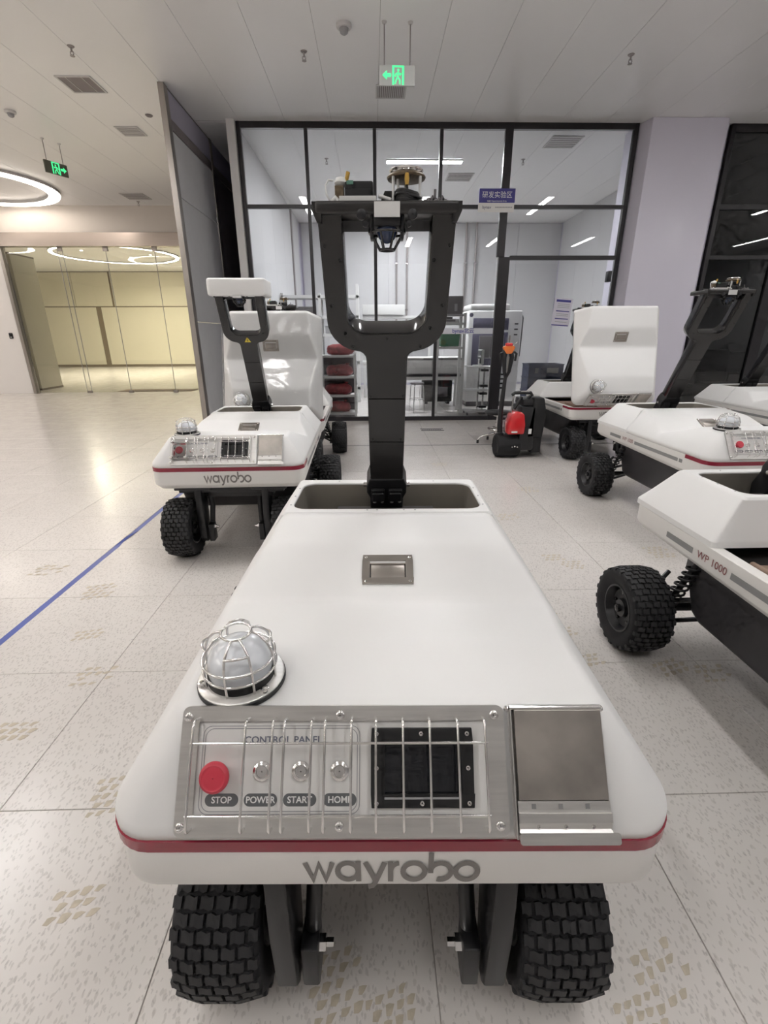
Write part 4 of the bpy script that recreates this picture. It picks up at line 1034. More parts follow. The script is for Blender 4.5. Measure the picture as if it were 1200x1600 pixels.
# camera with cage under the tray
mb = MB(); mb.bb(-.033, .033, .76, .83, 1.628, 1.667); mb.bb(-.042, -.033, .765, .80, 1.60, 1.667); mb.bb(.033, .042, .765, .80, 1.60, 1.667)
part('camera', mb.mesh('camera', 'black_satin', bevel=.004), key='camera', M=T((0, .03, .024)))
mb = MB(); mb.lathe([(.026, 1.628), (.026, 1.618), (.020, 1.605), (.010, 1.596), (.001, 1.594)], 24, T((0, .79, 0)), cap=False); part('lens', mb.mesh('lens', 'lens_blue', smooth=60), parent='camera')
mb = MB()
mb.tube([(.044*cos(2*pi*k/24), .79+.044*sin(2*pi*k/24), 1.617) for k in range(24)], .003, 6, closed=True)
mb.tube([(.019*cos(2*pi*k/20), .79+.019*sin(2*pi*k/20), 1.580) for k in range(20)], .003, 6, closed=True)
for k in range(8):
    a = 2*pi*k/8+.4; mb.tube([(.044*cos(a), .79+.044*sin(a), 1.617), (.019*cos(a), .79+.019*sin(a), 1.580)], .0028, 6)
for s in (-1, 1): mb.tube([(s*.044, .79, 1.617), (s*.036, .79, 1.645)], .004, 6)
part('camera_cage', mb.mesh('camera_cage', 'black_gloss', smooth=60), parent='camera')
mb = MB()
for s in (-1, 1):
    mb.lathe([(.012, 0), (.012, .01), (.008, .012), (.001, .012)], 12, frameM((s*.062, .765, 1.652), (1, 0, 0), (0, 0, 1), (0, -1, 0)), cap=False); mb.lathe([(.007, 0), (.007, .008), (.001, .009)], 12, frameM((s*.053, .765, 1.632), (1, 0, 0), (0, 0, 1), (0, -1, 0)), cap=False)
part('camera_knobs', mb.mesh('camera_knobs', 'black_satin'), parent='camera')
# bare electronics on the tray
ZT = 1.706
def el(name, mb, m, label=None, **k): part(name, mb.mesh(name, m, **k), parent='tray', only='bare', label=label, M=T((0, .04, 0)))
mb = MB(); mb.bb(-.116, -.026, .76, .84, ZT+.001, ZT+.012); el('circuit_board', mb, 'board_white', smooth=0, bevel=.001)
mb = MB(); mb.bb(-.103, -.034, .78, .86, ZT+.012, ZT+.046); mb.bb(-.100, -.038, .775, .779, ZT+.014, ZT+.030); mb.cyl((-.10, .79, ZT+.046), (-.036, .79, ZT+.046), .004, 8); el('black_module', mb, 'black_plastic', smooth=0, bevel=.002)
mb = MB(); mb.bb(-.128, -.106, .785, .815, ZT+.012, ZT+.040); el('connector', mb, 'copper_brown', smooth=0, bevel=.002)
mb = MB(); mb.lathe([(.001, .014), (.012, .010), (.016, 0), (.010, -.008), (.001, -.009)], 12, T((-.114, .80, ZT+.048)), cap=False); el('connector', mb, 'board_white', smooth=50)
mb = MB(); mb.tube([(-.103, .80, ZT+.045), (-.098, .80, ZT+.060), (-.095, .80, ZT+.071)], .005, 8); el('amber_stub', mb, 'amber', smooth=50)
mb = MB(); mb.bb(-.098, -.082, .778, .795, ZT+.040, ZT+.048); el('terminal', mb, 'green_pcb', smooth=0)
mb = MB(); mb.tube([(-.137, .78, ZT), (-.148, .78, ZT+.02), (-.150, .785, ZT+.04), (-.143, .79, ZT+.052), (-.132, .795, ZT+.052)], .0025, 8); el('white_wire', mb, 'board_white', smooth=60)
mb = MB(); mb.tube([(-.134, .78, ZT+.004), (-.126, .78, ZT+.012), (-.120, .78, ZT+.004)], .006, 8); el('white_wire', mb, 'board_white', smooth=60)
mb = MB(); mb.tube([(-.020, .78, ZT+.016), (.010, .775, ZT+.006)], .0045, 8); el('white_wire', mb, 'board_white', smooth=60)
mb = MB(); mb.prism([(-.022, 0), (.030, 0), (.030, .036), (-.005, .036)], 0, .06, frameM((0, .88, ZT), (1, 0, 0), (0, 0, 1), (0, -1, 0))); el('bracket', mb, 'mast_cover', smooth=0)
mb = MB(); mb.lathe([(.001, .058), (.030, .058), (.047, .062), (.049, .066), (.046, .070), (.030, .078), (.001, .080)], 36, T((.049, .83, ZT)), cap=False); el('antenna_disc', mb, 'copper_brown', 'brown round antenna board', smooth=40)
mb = MB(); mb.tube([(.049+.040*cos(2*pi*k/28), .83+.040*sin(2*pi*k/28), ZT+.080) for k in range(28)], .003, 6, closed=True); mb.lathe([(.001, .008), (.020, .006), (.022, 0)], 20, T((.049, .83, ZT+.080)), cap=False)
for k in range(10):
    a = 2*pi*k/10; mb.lathe([(.001, .007), (.004, .006), (.005, 0)], 8, T((.049+.033*cos(a), .83+.033*sin(a), ZT+.079)), cap=False)
el('antenna_parts', mb, 'chrome', smooth=40)
for (a, b) in ((.016, .80), (.082, .80), (.049, .868), (.028, .81)):
    mb = MB(); mb.cyl((a, b, ZT), (a, b, ZT+.062), .0035, 8); el('standoff', mb, 'board_white', smooth=50)
mb = MB(); mb.lathe([(.001, .026), (.005, .024), (.006, .012), (.004, 0)], 10, T((.049, .785, ZT+.040)), cap=False); el('yellow_plug', mb, 'amber', smooth=50)
mb = MB(); mb.tube([(.049, .785, ZT+.042), (.051, .785, ZT+.025), (.058, .80, ZT+.012)], .003, 6)
rnd = random.Random(4)
for k in range(7):
    rx = .026+.005*rnd.random(); cx = .052+rnd.uniform(-.004, .004); zz = ZT+.005+k*.0036
    mb.tube([(cx+rx*cos(2*pi*q/20), .80+.028*sin(2*pi*q/20), zz+.003*sin(4*pi*q/20)) for q in range(20)], .0030, 6, closed=True)
el('cable_coil', mb, 'black_plastic', 'coil of black cable', smooth=60)
mb = MB()
for k in range(7):
    a = .092+.008*k; mb.tube([(a, .775, ZT+.002), (a+.004, .78, ZT+.006+.004*(k % 3)), (a+.012, .79, ZT+.005)], .003, 6); mb.bb(a, a+.009, .80, .81, ZT, ZT+.012+.004*(k % 2))
mb.cyl((.120, .80, ZT), (.120, .80, ZT+.034), .003, 8)
el('small_connectors', mb, 'dark_grey', smooth=40)
# closed white head cover for one robot
mb = MB(); mb.prism(rrect(-.205, .205, .74, 1.015, .035, 6), 1.668, 1.782); part('head_cover', mb.mesh('head_cover', 'white_paint', bevel=.016, seg=3, smooth=40), only='head', parent='tray', label='white head cover')
mb = MB(); mb.bb(-.03, .03, .743, .78, 1.655, 1.670); part('head_cover_lug', mb.mesh('head_cover_lug', 'white_paint', bevel=.003), only='head', parent='tray')
mb = MB(); mb.prism([(-.024, -.02), (.024, -.02), (0, .022)], .004, .0052, FM @ T((0, .63, 0))); part('warning_triangle', mb.mesh('warning_triangle', 'warn_yellow', smooth=0), only='head', parent='mast', label='yellow warning triangle')
mb = MB(); mb.add(stroke_vf([([(0, .008), (-.004, -.004), (.004, -.004), (0, -.014)], False)], .004), FM @ T((0, .63, .0055))); part('triangle_mark', mb.mesh('triangle_mark', 'black_plastic', smooth=0, recalc=False), only='head', parent='mast')

GROUP = 'white patrol robots'
def robot(label, x, y, yaw, lid=0.0, flags=(), fdy=.07, lift=0.0):
    root = empty('patrol_robot', (x, y, 0), radians(yaw)); tag(root, label, 'robot', GROUP)
    ML = T((0, .03, .63+lift)) @ Matrix.Rotation(radians(lid), 4, 'X') @ T((0, -.03, -.63)) if lid else ID
    keys = {}
    for (name, me, parent, frame, key, M, only, lab) in PARTS:
        if only and only not in flags: continue
        if key in ('wheel0', 'wheel1'): M = T((0, fdy, 0)) @ M
        o = link(name, me, keys[parent] if parent else root, (ML @ M) if (not parent and frame == 'lid') else M)
        if name == 'lid':
            s = o.modifiers.new('shell', 'SOLIDIFY'); s.thickness = .010; s.offset = -1.0
        if lab: o['label'] = lab
        if name in ('hub', 'deck_screws', 'camera_knobs', 'cover_bolts', 'antenna_parts', 'small_connectors', 'tray_bracket'): o['kind'] = 'stuff'
        if key: keys[key] = o
    return root
robot('large white robot in the foreground with caged beacon, control panel and bare black mast', .022, .539, -1.35, 0, ('bare',), .115)
robot('white robot with a closed white mast head standing left behind the foreground robot', -.926, 2.918, 1.4, 0, ('head', 'cover'), .0)
robot('film-wrapped robot with its lid tipped up behind the left robot', -.97, 4.72, 1.0, 71, ('bare', 'wrap'))
robot('nearest robot at the right edge with its tub open and WP 1000 on its side', 1.786, .65, .3, 92, ('bare',))
robot('closed robot with a black mast and beacon in the middle of the right row', 2.638, 2.927, 1.4, 0, ('bare',))
robot('robot at the back right with its white lid raised upright', 2.73, 5.40, 2.0, 77, ('bare',), .07, .055)
robot('farthest right robot cut off by the picture edge', 4.66, 4.62, 1.4, 0, ('bare',))

# ================================================================== things inside the laboratory
def child(r, name, m, fn, **k):
    mb = MB(); fn(mb); return link(name, mb.mesh(name, m, **k), r)
# low shelf rack with red bags
r = empty('shelf_rack', (-.62, 9.1, 0)); tag(r, 'low white shelf rack holding red bags behind the glass', 'shelf')
for sx in (-.31, .31):
    for sy in (-.19, .19):
        child(r, 'post', 'machine_white', lambda mb: mb.bb(sx-.022, sx+.022, sy-.022, sy+.022, 0, 1.12), smooth=0, bevel=.003)
SZ = (.05, .37, .70, 1.06)
for z in SZ: child(r, 'shelf', 'machine_white', lambda mb: mb.bb(-.33, .33, -.21, .21, z-.02, z+.018), smooth=0, bevel=.003)
child(r, 'back_panel', 'dark_grey', lambda mb: mb.bb(-.30, .30, .195, .205, .05, 1.06), smooth=0)
def bag_mesh(k):
    mb = MB(); rnd = random.Random(k); prof = [(.02, -.24), (.07, -.22), (.10, -.15), (.112, 0), (.105, .14), (.07, .22), (.02, .245)]
    mb.lathe([(r_*(1+rnd.uniform(-.08, .08)), z) for r_, z in prof], 14, None, 'X')
    mb.v = [(x+rnd.uniform(-.012, .012), y*1.25+rnd.uniform(-.012, .012), max(-.085, z+rnd.uniform(-.014, .014))) for x, y, z in mb.v]
    return mb.mesh('red_bag', 'red_bag', smooth=60)
for k, (z, lab) in enumerate(zip(SZ, ('red plastic bag on the lowest board of the shelf rack', 'red plastic bag on the second board of the shelf rack', 'red plastic bag on the third board of the shelf rack', 'red plastic bag on top of the shelf rack'))):
    o = tag(link('plastic_bag', bag_mesh(k), None, T((-.66+.03*k, 9.08, z+.018+.086))), lab, 'bag', 'red bags on the shelf rack')
    child(o, 'knot', 'red_bag', lambda mb: mb.lathe([(.012, 0), (.022, .02), (.045, .045), (.03, .05)], 10, T((.15, 0, .085))), smooth=60)
# tall storage shelf along the left wall of the lab
r = empty('tall_shelf', (-1.1, 11.2, 0)); tag(r, 'long white storage shelf standing at the back left of the laboratory', 'shelf')
for sx in (-.78, 0, .80):
    for sy in (-.22, .22): child(r, 'post', 'machine_white', lambda mb: mb.bb(sx-.03, sx+.03, sy-.03, sy+.03, 0, 2.42 if sx > .5 else 2.25), smooth=0, bevel=.003)
for z in (.3, .85, 1.42, 1.78, 2.18): child(r, 'shelf', 'machine_white', lambda mb: mb.bb(-.80, .83, -.25, .25, z-.03, z+.03), smooth=0, bevel=.004)
for k, (x, z, w_, h_, m) in enumerate(((-.4, 1.81, .5, .18, 'dark_grey'), (.35, 1.45, .5, .16, 'outline_grey'), (-.35, .88, .5, .3, 'machine_white'), (.4, .88, .4, .25, 'dark_grey'), (0.42, .33, .5, .3, 'outline_grey'), (.42, 1.81, .35, .13, 'outline_grey'))):
    o = empty('storage_box', (-1.1+x, 11.2, z+.001)); tag(o, ('dark box on the upper left of the tall shelf', 'grey box on the middle right of the tall shelf', 'white box on the lower left of the tall shelf', 'dark box on the lower right of the tall shelf', 'grey box on the bottom board of the tall shelf', 'small grey box on the upper right of the tall shelf')[k], 'box')
    child(o, 'body', m, lambda mb: mb.bb(-w_/2, w_/2, -.18, .18, .001, h_*.85), bevel=.006); child(o, 'box_lid', m, lambda mb: mb.bb(-w_/2-.01, w_/2+.01, -.19, .19, h_*.85, h_), bevel=.005)
# rear workstation with hood
r = empty('workstation', (.62, 12.1, 0)); tag(r, 'white workstation with an overhead shelf behind the mast opening', 'workbench')
child(r, 'bench_top', 'machine_white', lambda mb: mb.bb(-.85, .85, -.35, .35, .78, .83), bevel=.005)
for sx in (-.8, .8):
    for sy in (-.3, .3): child(r, 'leg', 'machine_white', lambda mb: mb.bb(sx-.025, sx+.025, sy-.025, sy+.025, 0, .78), bevel=.003)
    child(r, 'upright', 'machine_white', lambda mb: mb.bb(sx-.03, sx+.03, .27, .33, .83, 2.05), bevel=.003)
child(r, 'hood', 'machine_white', lambda mb: mb.bb(-.83, .15, -.15, .33, 1.86, 2.08), bevel=.012); child(r, 'overhead_shelf', 'machine_white', lambda mb: mb.bb(-.83, .83, -.1, .33, 1.78, 1.84), bevel=.005)
child(r, 'light_bar', 'dark_grey', lambda mb: mb.bb(-.8, .82, -.08, .1, 1.66, 1.70), bevel=.005); child(r, 'back_board', 'outline_grey', lambda mb: mb.bb(-.80, .80, .30, .32, .83, 1.62), smooth=0)
for k, (x, w_) in enumerate(((-.55, .5), (.1, .55), (.6, .3))): child(r, 'bin_panel', 'machine_violet', lambda mb: mb.bb(x-w_/2, x+w_/2, .22, .29, 1.36, 1.56), bevel=.006)
# front drawer bench
r = empty('workbench', (1.2, 9.95, 0)); tag(r, 'white laboratory bench with drawer fronts right of the mast', 'workbench')
child(r, 'bench_top', 'machine_white', lambda mb: mb.bb(-.62, .58, -.3, .35, .97, 1.0), bevel=.004); child(r, 'dark_edge', 'dark_grey', lambda mb: mb.bb(-.2, .56, -.31, -.28, .965, .985), smooth=0)
for x0 in (-.6, -.02): child(r, 'drawer_front', 'machine_white', lambda mb: mb.bb(x0, x0+.57, -.28, -.25, .70, .95), bevel=.004)
child(r, 'carcass', 'outline_grey', lambda mb: mb.bb(-.6, .56, -.25, .3, .68, .968), smooth=0)
child(r, 'dark_rail', 'frame_black', lambda mb: mb.bb(-.61, .57, -.27, -.24, .64, .68), smooth=0); child(r, 'apron', 'machine_white', lambda mb: mb.bb(-.6, .56, -.26, -.22, .575, .635), smooth=0)
for sx in (-.58, .54):
    for sy in (-.24, .28): child(r, 'leg', 'machine_white', lambda mb: mb.bb(sx-.022, sx+.022, sy-.022, sy+.022, 0, .64), bevel=.003)
# lab stool with four legs
r = empty('lab_stool', (.86, 9.35, 0)); tag(r, 'round stool with thin chrome legs beside the laboratory bench', 'stool')
child(r, 'seat', 'dark_grey', lambda mb: mb.lathe([(.001, .53), (.125, .53), (.135, .54), (.135, .555), (.12, .565), (.001, .567)], 28, cap=False), smooth=40)
for k in range(4):
    a = pi/4+k*pi/2+.3
    child(r, 'leg', 'chrome', lambda mb: mb.tube([(.10*cos(a), .10*sin(a), .528), (.125*cos(a), .125*sin(a), .505), (.135*cos(a), .135*sin(a), .45), (.155*cos(a), .155*sin(a), .0)], .010, 8), smooth=60)
child(r, 'foot_ring', 'chrome', lambda mb: mb.tube([(.142*cos(2*pi*k/24), .142*sin(2*pi*k/24), .25) for k in range(24)], .007, 6, closed=True), smooth=60)
# dark machine below the bench
r = empty('floor_unit', (1.42, 10.7, 0)); tag(r, 'black square machine on the floor under the laboratory bench', 'machine')
child(r, 'body', 'black_plastic', lambda mb: mb.bb(-.32, .3, -.25, .25, .05, .5), bevel=.03); child(r, 'front_plate', 'dark_grey', lambda mb: mb.bb(-.02, .2, -.262, -.25, .16, .36), bevel=.004)
child(r, 'lid', 'dark_grey', lambda mb: mb.bb(-.34, .32, -.27, .27, .5, .56), bevel=.01)
for sx in (-.25, .23): child(r, 'foot', 'black_plastic', lambda mb: mb.bb(sx-.03, sx+.03, -.2, .2, 0, .05), smooth=0)
# equipment rack with green crate
r = empty('equipment_rack', (1.44, 9.35, 0)); tag(r, 'white open rack carrying a green crate behind the glass', 'rack')
for sx in (-.24, .24):
    for sy in (-.2, .2): child(r, 'post', 'machine_white', lambda mb: mb.bb(sx-.025, sx+.025, sy-.025, sy+.025, 0, 1.78), bevel=.003)
for z in (1.188, 1.60): child(r, 'shelf', 'machine_white', lambda mb: mb.bb(-.26, .26, -.22, .22, z-.02, z+.02), bevel=.003)
child(r, 'shelf', 'outline_grey', lambda mb: mb.bb(-.26, .26, -.22, .22, 1.735, 1.76), bevel=.003)
r2 = empty('green_crate', (1.43, 9.33, 1.214)); tag(r2, 'green plastic crate on the white rack', 'crate')
child(r2, 'body', 'green_box', lambda mb: mb.prism([(-.165, 0), (.165, 0), (.18, .21), (-.18, .21)], -.15, .15, frameM((0, 0, 0), (1, 0, 0), (0, 0, 1), (0, -1, 0))), bevel=.008); child(r2, 'rim', 'green_box', lambda mb: mb.frame(-.19, .19, -.16, .16, .012, .205, .222), bevel=.003)
r2 = empty('instrument', (1.42, 9.35, 1.622)); tag(r2, 'small white instrument on the rack above the green crate', 'instrument')
child(r2, 'body', 'machine_white', lambda mb: mb.bb(-.17, .18, -.12, .12, .0, .06), bevel=.008); child(r2, 'knob_panel', 'dark_grey', lambda mb: mb.bb(-.1, .1, -.126, -.12, .015, .05), smooth=0); child(r2, 'top_module', 'dark_grey', lambda mb: mb.bb(-.08, .06, -.05, .05, .06, .10), bevel=.004)
r2 = empty('tower_computer', (1.44, 9.35, 1.762)); tag(r2, 'dark grey computer case on top of the white rack', 'computer')
child(r2, 'case', 'dark_grey', lambda mb: mb.bb(-.21, .2, -.15, .15, .0, .30), bevel=.006)
for x0 in (-.15, .05): child(r2, 'vent_panel', 'outline_grey', lambda mb: mb.bb(x0, x0+.05, -.156, -.15, .05, .17), smooth=0)
# environmental chamber
r = empty('test_chamber', (2.44, 10.35, 0)); tag(r, 'tall white test chamber with dark violet door panels behind the glass', 'machine')
child(r, 'body', 'machine_white', lambda mb: mb.bb(-.52, .55, -.30, .5, .10, 1.86), bevel=.03, seg=3)
child(r, 'top_cap', 'machine_white', lambda mb: mb.bb(-.50, .30, -.28, .48, 1.86, 1.98), bevel=.04, seg=3)
child(r, 'upper_panel', 'machine_violet', lambda mb: mb.bb(-.43, .28, -.318, -.30, 1.50, 1.72), bevel=.008)
child(r, 'door', 'machine_violet', lambda mb: mb.bb(-.43, .28, -.33, -.30, .80, 1.46), bevel=.012)
child(r, 'door_window', 'dark_grey', lambda mb: mb.bb(-.28, .18, -.338, -.33, .98, 1.38), bevel=.006); child(r, 'window_rim', 'outline_grey', lambda mb: mb.frame(-.30, .20, .96, 1.40, .02, -.012, 0, frameM((0, -.335, 0), (1, 0, 0), (0, 0, 1), (0, -1, 0))), smooth=0)
child(r, 'controls', 'black_plastic', lambda mb: [mb.bb(.40, .47, -.308, -.30, z, z+.025) for z in (1.40, 1.50, 1.60)], smooth=0)
child(r, 'badge', 'machine_violet', lambda mb: mb.lathe([(.001, .008), (.035, .007), (.04, 0)], 20, frameM((-.47, -.30, 1.78), (1, 0, 0), (0, 0, 1), (0, -1, 0)), cap=False), smooth=40)
child(r, 'cable', 'black_plastic', lambda mb: mb.tube([(.55, -.22, 1.80), (.575, -.25, 1.72), (.57, -.25, 1.3), (.56, -.25, 1.0)], .012, 8), smooth=60)
for k in range(4): child(r, 'louvre', 'black_plastic', lambda mb: mb.bb(.02, .30, -.306, -.298, .36+.09*k, .395+.09*k), smooth=0)
child(r, 'plinth', 'dark_grey', lambda mb: mb.bb(-.48, .5, -.25, .45, 0, .10), smooth=0)
# rolling cart with monitor
r = empty('lab_cart', (2.02, 9.05, 0)); tag(r, 'white tiered cart with black clamps in front of the test chamber', 'cart')
for z in (.07, .45, .86): child(r, 'tray', 'machine_white', lambda mb: mb.bb(-.30, .30, -.2, .2, z-.012, z+.012), bevel=.006)
for sx in (-.05, .05): child(r, 'column', 'chrome', lambda mb: mb.cyl((sx, 0, 0.03), (sx, 0, .86), .018, 12), smooth=50)
for z in (.03, .14, .38, .52, .80): child(r, 'clamp', 'black_plastic', lambda mb: mb.bb(-.02, .12, -.06, .06, z-.02, z+.02), bevel=.008)
for sx in (-.26, .26):
    for sy in (-.16, .16): child(r, 'caster', 'dark_grey', lambda mb: mb.lathe([(.03, -.012), (.034, 0), (.03, .012)], 14, T((sx, sy, .034)), 'X'), smooth=40)
r = empty('monitor', (1.92, 9.05, .873)); tag(r, 'small monitor turned sideways on the tiered cart', 'monitor')
child(r, 'screen_case', 'machine_white', lambda mb: mb.box((.07, 0, .16), (.05, .3, .25)), bevel=.008); child(r, 'screen', 'screen', lambda mb: mb.box((.042, 0, .16), (.006, .27, .22)), smooth=0)
child(r, 'stand', 'machine_white', lambda mb: (mb.bb(-.06, .1, -.1, .1, 0, .02), mb.bb(.03, .06, -.03, .03, .02, .12)), bevel=.004)
# pipes on the back wall
for k, (x, lab) in enumerate(((.72, 'first grey pipe on the back wall, seen through the mast opening on the left'), (1.01, 'second grey pipe on the back wall, seen through the mast opening on the right'), (2.64, 'left one of the two grey pipes above the test chamber'), (2.92, 'right one of the two grey pipes above the test chamber'))):
    r = empty('wall_pipe', (x, 14.82, 0)); tag(r, lab, 'pipe', 'pipes on the laboratory back wall')
    child(r, 'tube', 'pipe_grey', lambda mb: mb.cyl((0, 0, .06), (0, 0, 4.29), .028, 14), smooth=50)
    for z in (.9, 2.1, 3.3): child(r, 'clip', 'chrome', lambda mb: mb.bb(-.04, .04, -.032, .07, z-.015, z+.015), smooth=0)
# blue crates stacked behind the raised lid
cr = MB(); cr.frame(-.31, .31, -.2, .2, .018, .0, .225); cr.bb(-.3, .3, -.19, .19, .0, .012); cr_me = cr.mesh('crate_body', 'crate_blue', smooth=0, bevel=.004)
for k, lab in enumerate(('lowest of the stacked dark blue crates behind the glass door', 'second lowest of the stacked dark blue crates', 'third of the stacked dark blue crates counted from the floor', 'topmost of the stacked dark blue crates behind the glass door')):
    r = empty('storage_crate', (3.1, 8.92, .002+.23*k)); tag(r, lab, 'crate', 'stacked blue crates'); link('body', cr_me, r)
    for x0 in (-.17, .13): child(r, 'front_label', 'decal_grey', lambda mb: mb.bb(x0-.09*(x0 > 0)-.03, x0+.06*(x0 > 0)+.03, -.206, -.2, .07, .16), smooth=0, bevel=.004)
    child(r, 'rim', 'crate_blue', lambda mb: mb.frame(-.318, .318, -.208, .208, .014, .21, .226), smooth=0)
# notice on the glass door
r = empty('notice', (3.13, 8.375, 1.75), 0); r.rotation_euler = (0, radians(4), 0); tag(r, 'paper notice with violet heading stuck on the glass door', 'notice')
child(r, 'sheet', 'paper', lambda mb: mb.bb(-.15, .15, -.003, .0, -.21, .21), smooth=0)
child(r, 'printed_bars', 'sign_blue', lambda mb: (mb.bb(-.12, .12, -.0042, -.003, .155, .19), mb.bb(-.10, .12, -.0042, -.003, .01, .025), mb.bb(-.10, .12, -.0042, -.003, -.105, -.09), mb.bb(-.14, .14, -.0042, -.003, -.205, -.19)), smooth=0)
child(r, 'printed_lines', 'outline_grey', lambda mb: [mb.bb(-.09, .11, -.004, -.003, z, z+.008) for z in (.12, .095, .07, -.03, -.055, -.15)], smooth=0)

# ================================================================== hall: swivel stool and pallet truck
r = empty('swivel_stool', (1.70, 6.45, 0)); tag(r, 'low black round stool on a chrome five star base', 'stool')
child(r, 'seat', 'black_plastic', lambda mb: mb.lathe([(.001, .40), (.15, .40), (.175, .41), (.18, .425), (.17, .44), (.10, .448), (.001, .45)], 28, cap=False), smooth=50)
child(r, 'column', 'chrome', lambda mb: (mb.cyl((0, 0, .12), (0, 0, .28), .028, 14), mb.cyl((0, 0, .28), (0, 0, .40), .017, 12), mb.lathe([(.06, .375), (.07, .40), (.001, .40)], 16, cap=False)), smooth=50)
child(r, 'foot_ring', 'chrome', lambda mb: (mb.tube([(.12*cos(2*pi*k/24), .12*sin(2*pi*k/24), .20) for k in range(24)], .009, 6, closed=True), mb.cyl((-.12, 0, .2), (.12, 0, .2), .008, 8)), smooth=50)
for k in range(5):
    a = 2*pi*k/5+.55
    o = child(r, 'base_arm', 'chrome', lambda mb: mb.tube([(.02*cos(a), .02*sin(a), .13), (.12*cos(a), .12*sin(a), .115), (.22*cos(a), .22*sin(a), .085), (.25*cos(a), .25*sin(a), .045)], [.018, .015, .013, .011], 8), smooth=60)
    child(o, 'foot', 'black_plastic', lambda mb: mb.cyl((.25*cos(a), .25*sin(a), 0), (.25*cos(a), .25*sin(a), .045), .017, 12), smooth=50)
r = empty('pallet_truck', (1.62, 5.68, 0)); tag(r, 'electric pallet truck with red motor cover and upright black tiller', 'pallet truck')
wp = [(.08, -.135), (.12, -.145), (.138, -.13), (.143, -.06), (.143, .06), (.138, .13), (.12, .145), (.08, .135)]
o = child(r, 'drive_wheel', 'rubber', lambda mb: mb.lathe(wp, 32, T((.01, 0, .143)), 'X'), smooth=40)
child(o, 'glint_dot', 'chrome', lambda mb: [mb.lathe([(.001, .008), (.009, .006), (.010, 0)], 10, frameM((.04+.03*k, -.146, .15+.006*(k % 2)), (1, 0, 0), (0, 0, 1), (0, -1, 0)), cap=False) for k in range(3)], smooth=50)  # chrome dots on the tread imitate highlights on the shiny black wheel
child(r, 'motor_cover', 'bright_red', lambda mb: (mb.prism([(-.085, .0), (.115, .0), (.125, .10), (.105, .235), (.07, .265), (.0, .268), (-.055, .225), (-.08, .12)], -.11, .11, frameM((.06, -.02, .292), (1, 0, 0), (0, 0, 1), (0, -1, 0)))), bevel=.022, seg=3, smooth=50)
child(r, 'cover_lettering', 'text_white', lambda mb: mb.bb(.02, .09, -.133, -.1315, .315, .335), smooth=0)
child(r, 'chassis', 'black_satin', lambda mb: (mb.bb(.12, .30, -.12, .25, .10, .62), mb.bb(.14, .38, -.10, .25, .62, .70), mb.bb(.28, .41, -.08, .3, .06, .55), mb.bb(-.05, .22, -.06, .2, .20, .30)), bevel=.02)
child(r, 'battery_box', 'black_plastic', lambda mb: mb.prism([(.20, .25), (.40, .25), (.42, .55), (.38, .72), (.26, .72)], -.05, .12, frameM((0, 0, 0), (1, 0, 0), (0, 0, 1), (0, -1, 0))), bevel=.02)
child(r, 'sticker', 'board_white', lambda mb: mb.bb(.225, .26, -.126, -.1205, .30, .36), smooth=0)
child(r, 'grab_bar', 'black_plastic', lambda mb: mb.tube([(.02, -.02, .74), (.05, -.02, .765), (.14, -.02, .77), (.24, -.02, .765), (.26, -.02, .73)], .02, 10), smooth=60)
child(r, 'bar_post', 'chrome', lambda mb: (mb.cyl((.03, -.02, .50), (.04, -.02, .75), .010, 10), mb.bb(.12, .22, -.035, -.02, .765, .79)), smooth=50)
child(r, 'bar_strut', 'black_satin', lambda mb: (mb.tube([(.24, -.02, .73), (.16, -.02, .62), (.14, -.02, .52)], .022, 10), mb.tube([(.14, -.02, .72), (.06, -.02, .58)], .018, 10)), smooth=60)
child(r, 'tiller', 'black_satin', lambda mb: (mb.tube([(-.08, .02, .30), (-.085, .03, .55), (-.06, .05, .90), (-.055, .05, .95)], [.032, .03, .022, .02], 12), mb.tube([(-.055, .05, .93), (-.075, .05, 1.0), (-.09, .05, 1.16), (-.075, .05, 1.24)], [.018, .02, .028, .03], 10), mb.tube([(-.055, .05, .93), (-.02, .05, 1.0), (.0, .05, 1.16), (-.02, .05, 1.24)], [.018, .02, .028, .03], 10)), smooth=60)
child(r, 'tiller_head', 'orange', lambda mb: mb.prism([(-.07, 0), (.0, 0), (.035, .07), (.02, .085), (-.09, .085), (-.105, .07)], -.03, .03, frameM((-.01, .05, 1.20), (1, 0, 0), (0, 0, 1), (0, -1, 0))), bevel=.008)
child(r, 'emergency_button', 'bright_red', lambda mb: mb.lathe([(.04, 0), (.045, .02), (.035, .035), (.001, .038)], 16, T((-.045, .05, 1.285)), cap=False), smooth=50)
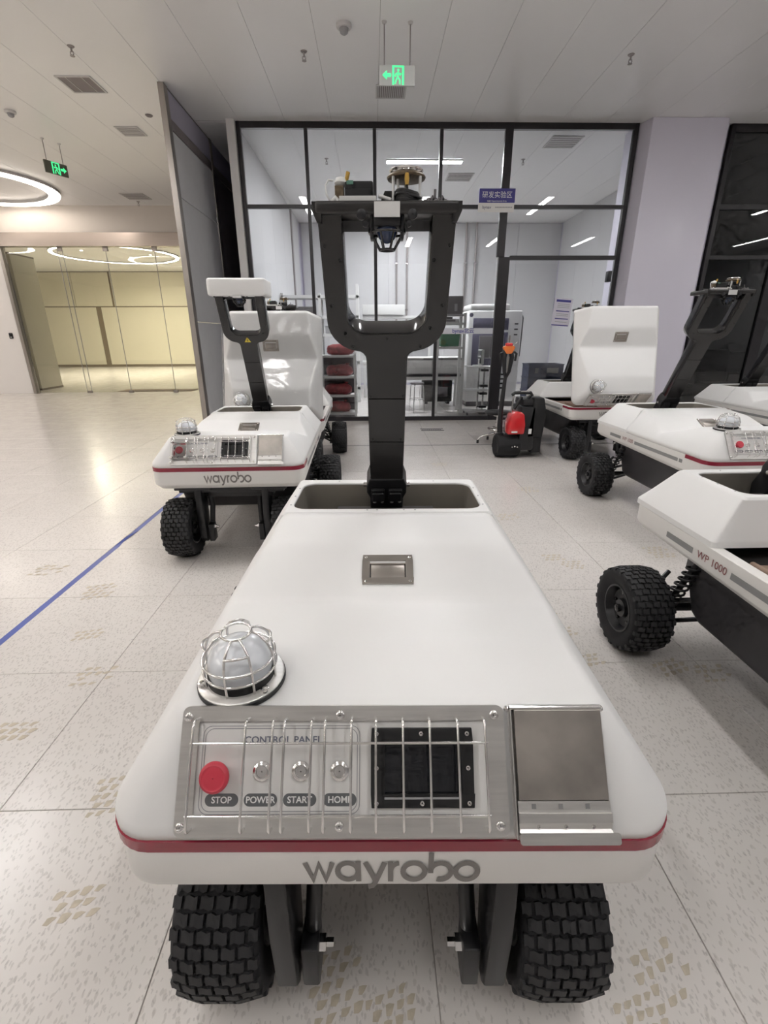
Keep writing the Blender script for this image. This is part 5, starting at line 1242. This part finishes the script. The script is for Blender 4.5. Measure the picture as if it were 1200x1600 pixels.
child(r, 'tiller_grip', 'black_plastic', lambda mb: (mb.tube([(-.10, .05, 1.22), (-.14, .05, 1.20), (-.13, .05, 1.12)], .014, 8), mb.tube([(.02, .05, 1.22), (.05, .05, 1.20), (.04, .05, 1.12)], .014, 8)), smooth=60)
child(r, 'chrome_stub', 'chrome', lambda mb: mb.tube([(.0, .05, 1.29), (.05, .05, 1.33)], .007, 8), smooth=60)
for s_ in (): child(r, 'fork', 'black_satin', lambda mb: mb.bb(.44 if s_ < .5 else .44, 1.0, s_-.34+.0, s_-.34+.12, .05, .10), bevel=.01)
# dark furniture behind the unlit glass
for k, (x, y, w_, h_, lab) in enumerate(((6.0, 9.6, .55, 1.05, 'black high backed chair behind the dark glass, nearest the column'), (6.9, 9.7, .6, 1.12, 'black high backed chair behind the dark glass, farther from the column'))):
    r = empty('office_chair', (x, y, 0)); tag(r, lab, 'chair')
    child(r, 'backrest', 'black_plastic', lambda mb: mb.prism(rrect(-w_/2, w_/2, .50, h_, .08), -.05, .05, frameM((0, .2, 0), (1, 0, 0), (0, 0, 1), (0, -1, 0))), bevel=.02)
    child(r, 'seat', 'black_plastic', lambda mb: mb.prism(rrect(-w_/2, w_/2, -.28, .26, .06), .42, .50), bevel=.02)
    child(r, 'column', 'chrome', lambda mb: mb.cyl((0, 0, .06), (0, 0, .42), .03, 12), smooth=50)
    child(r, 'base', 'black_plastic', lambda mb: [mb.tube([(0, 0, .09), (.3*cos(2*pi*q/5), .3*sin(2*pi*q/5), .05)], .022, 8) for q in range(5)], smooth=50)
    for s_ in (-1, 1): child(r, 'armrest', 'black_plastic', lambda mb: mb.tube([(s_*w_*.52, .12, .46), (s_*w_*.55, .12, .66), (s_*w_*.55, -.16, .68)], .025, 8), smooth=60)
r = empty('cabinet', (7.6, 11.9, 0)); tag(r, 'long low dark cabinet at the back of the unlit room', 'cabinet')
child(r, 'body', 'black_satin', lambda mb: mb.bb(-1.9, 1.4, -.3, .3, .0, 1.0), bevel=.006)
for q in range(5): child(r, 'door', 'frame_black', lambda mb: mb.bb(-1.88+q*.65, -1.26+q*.65, -.318, -.301, .06, .96), bevel=.004)
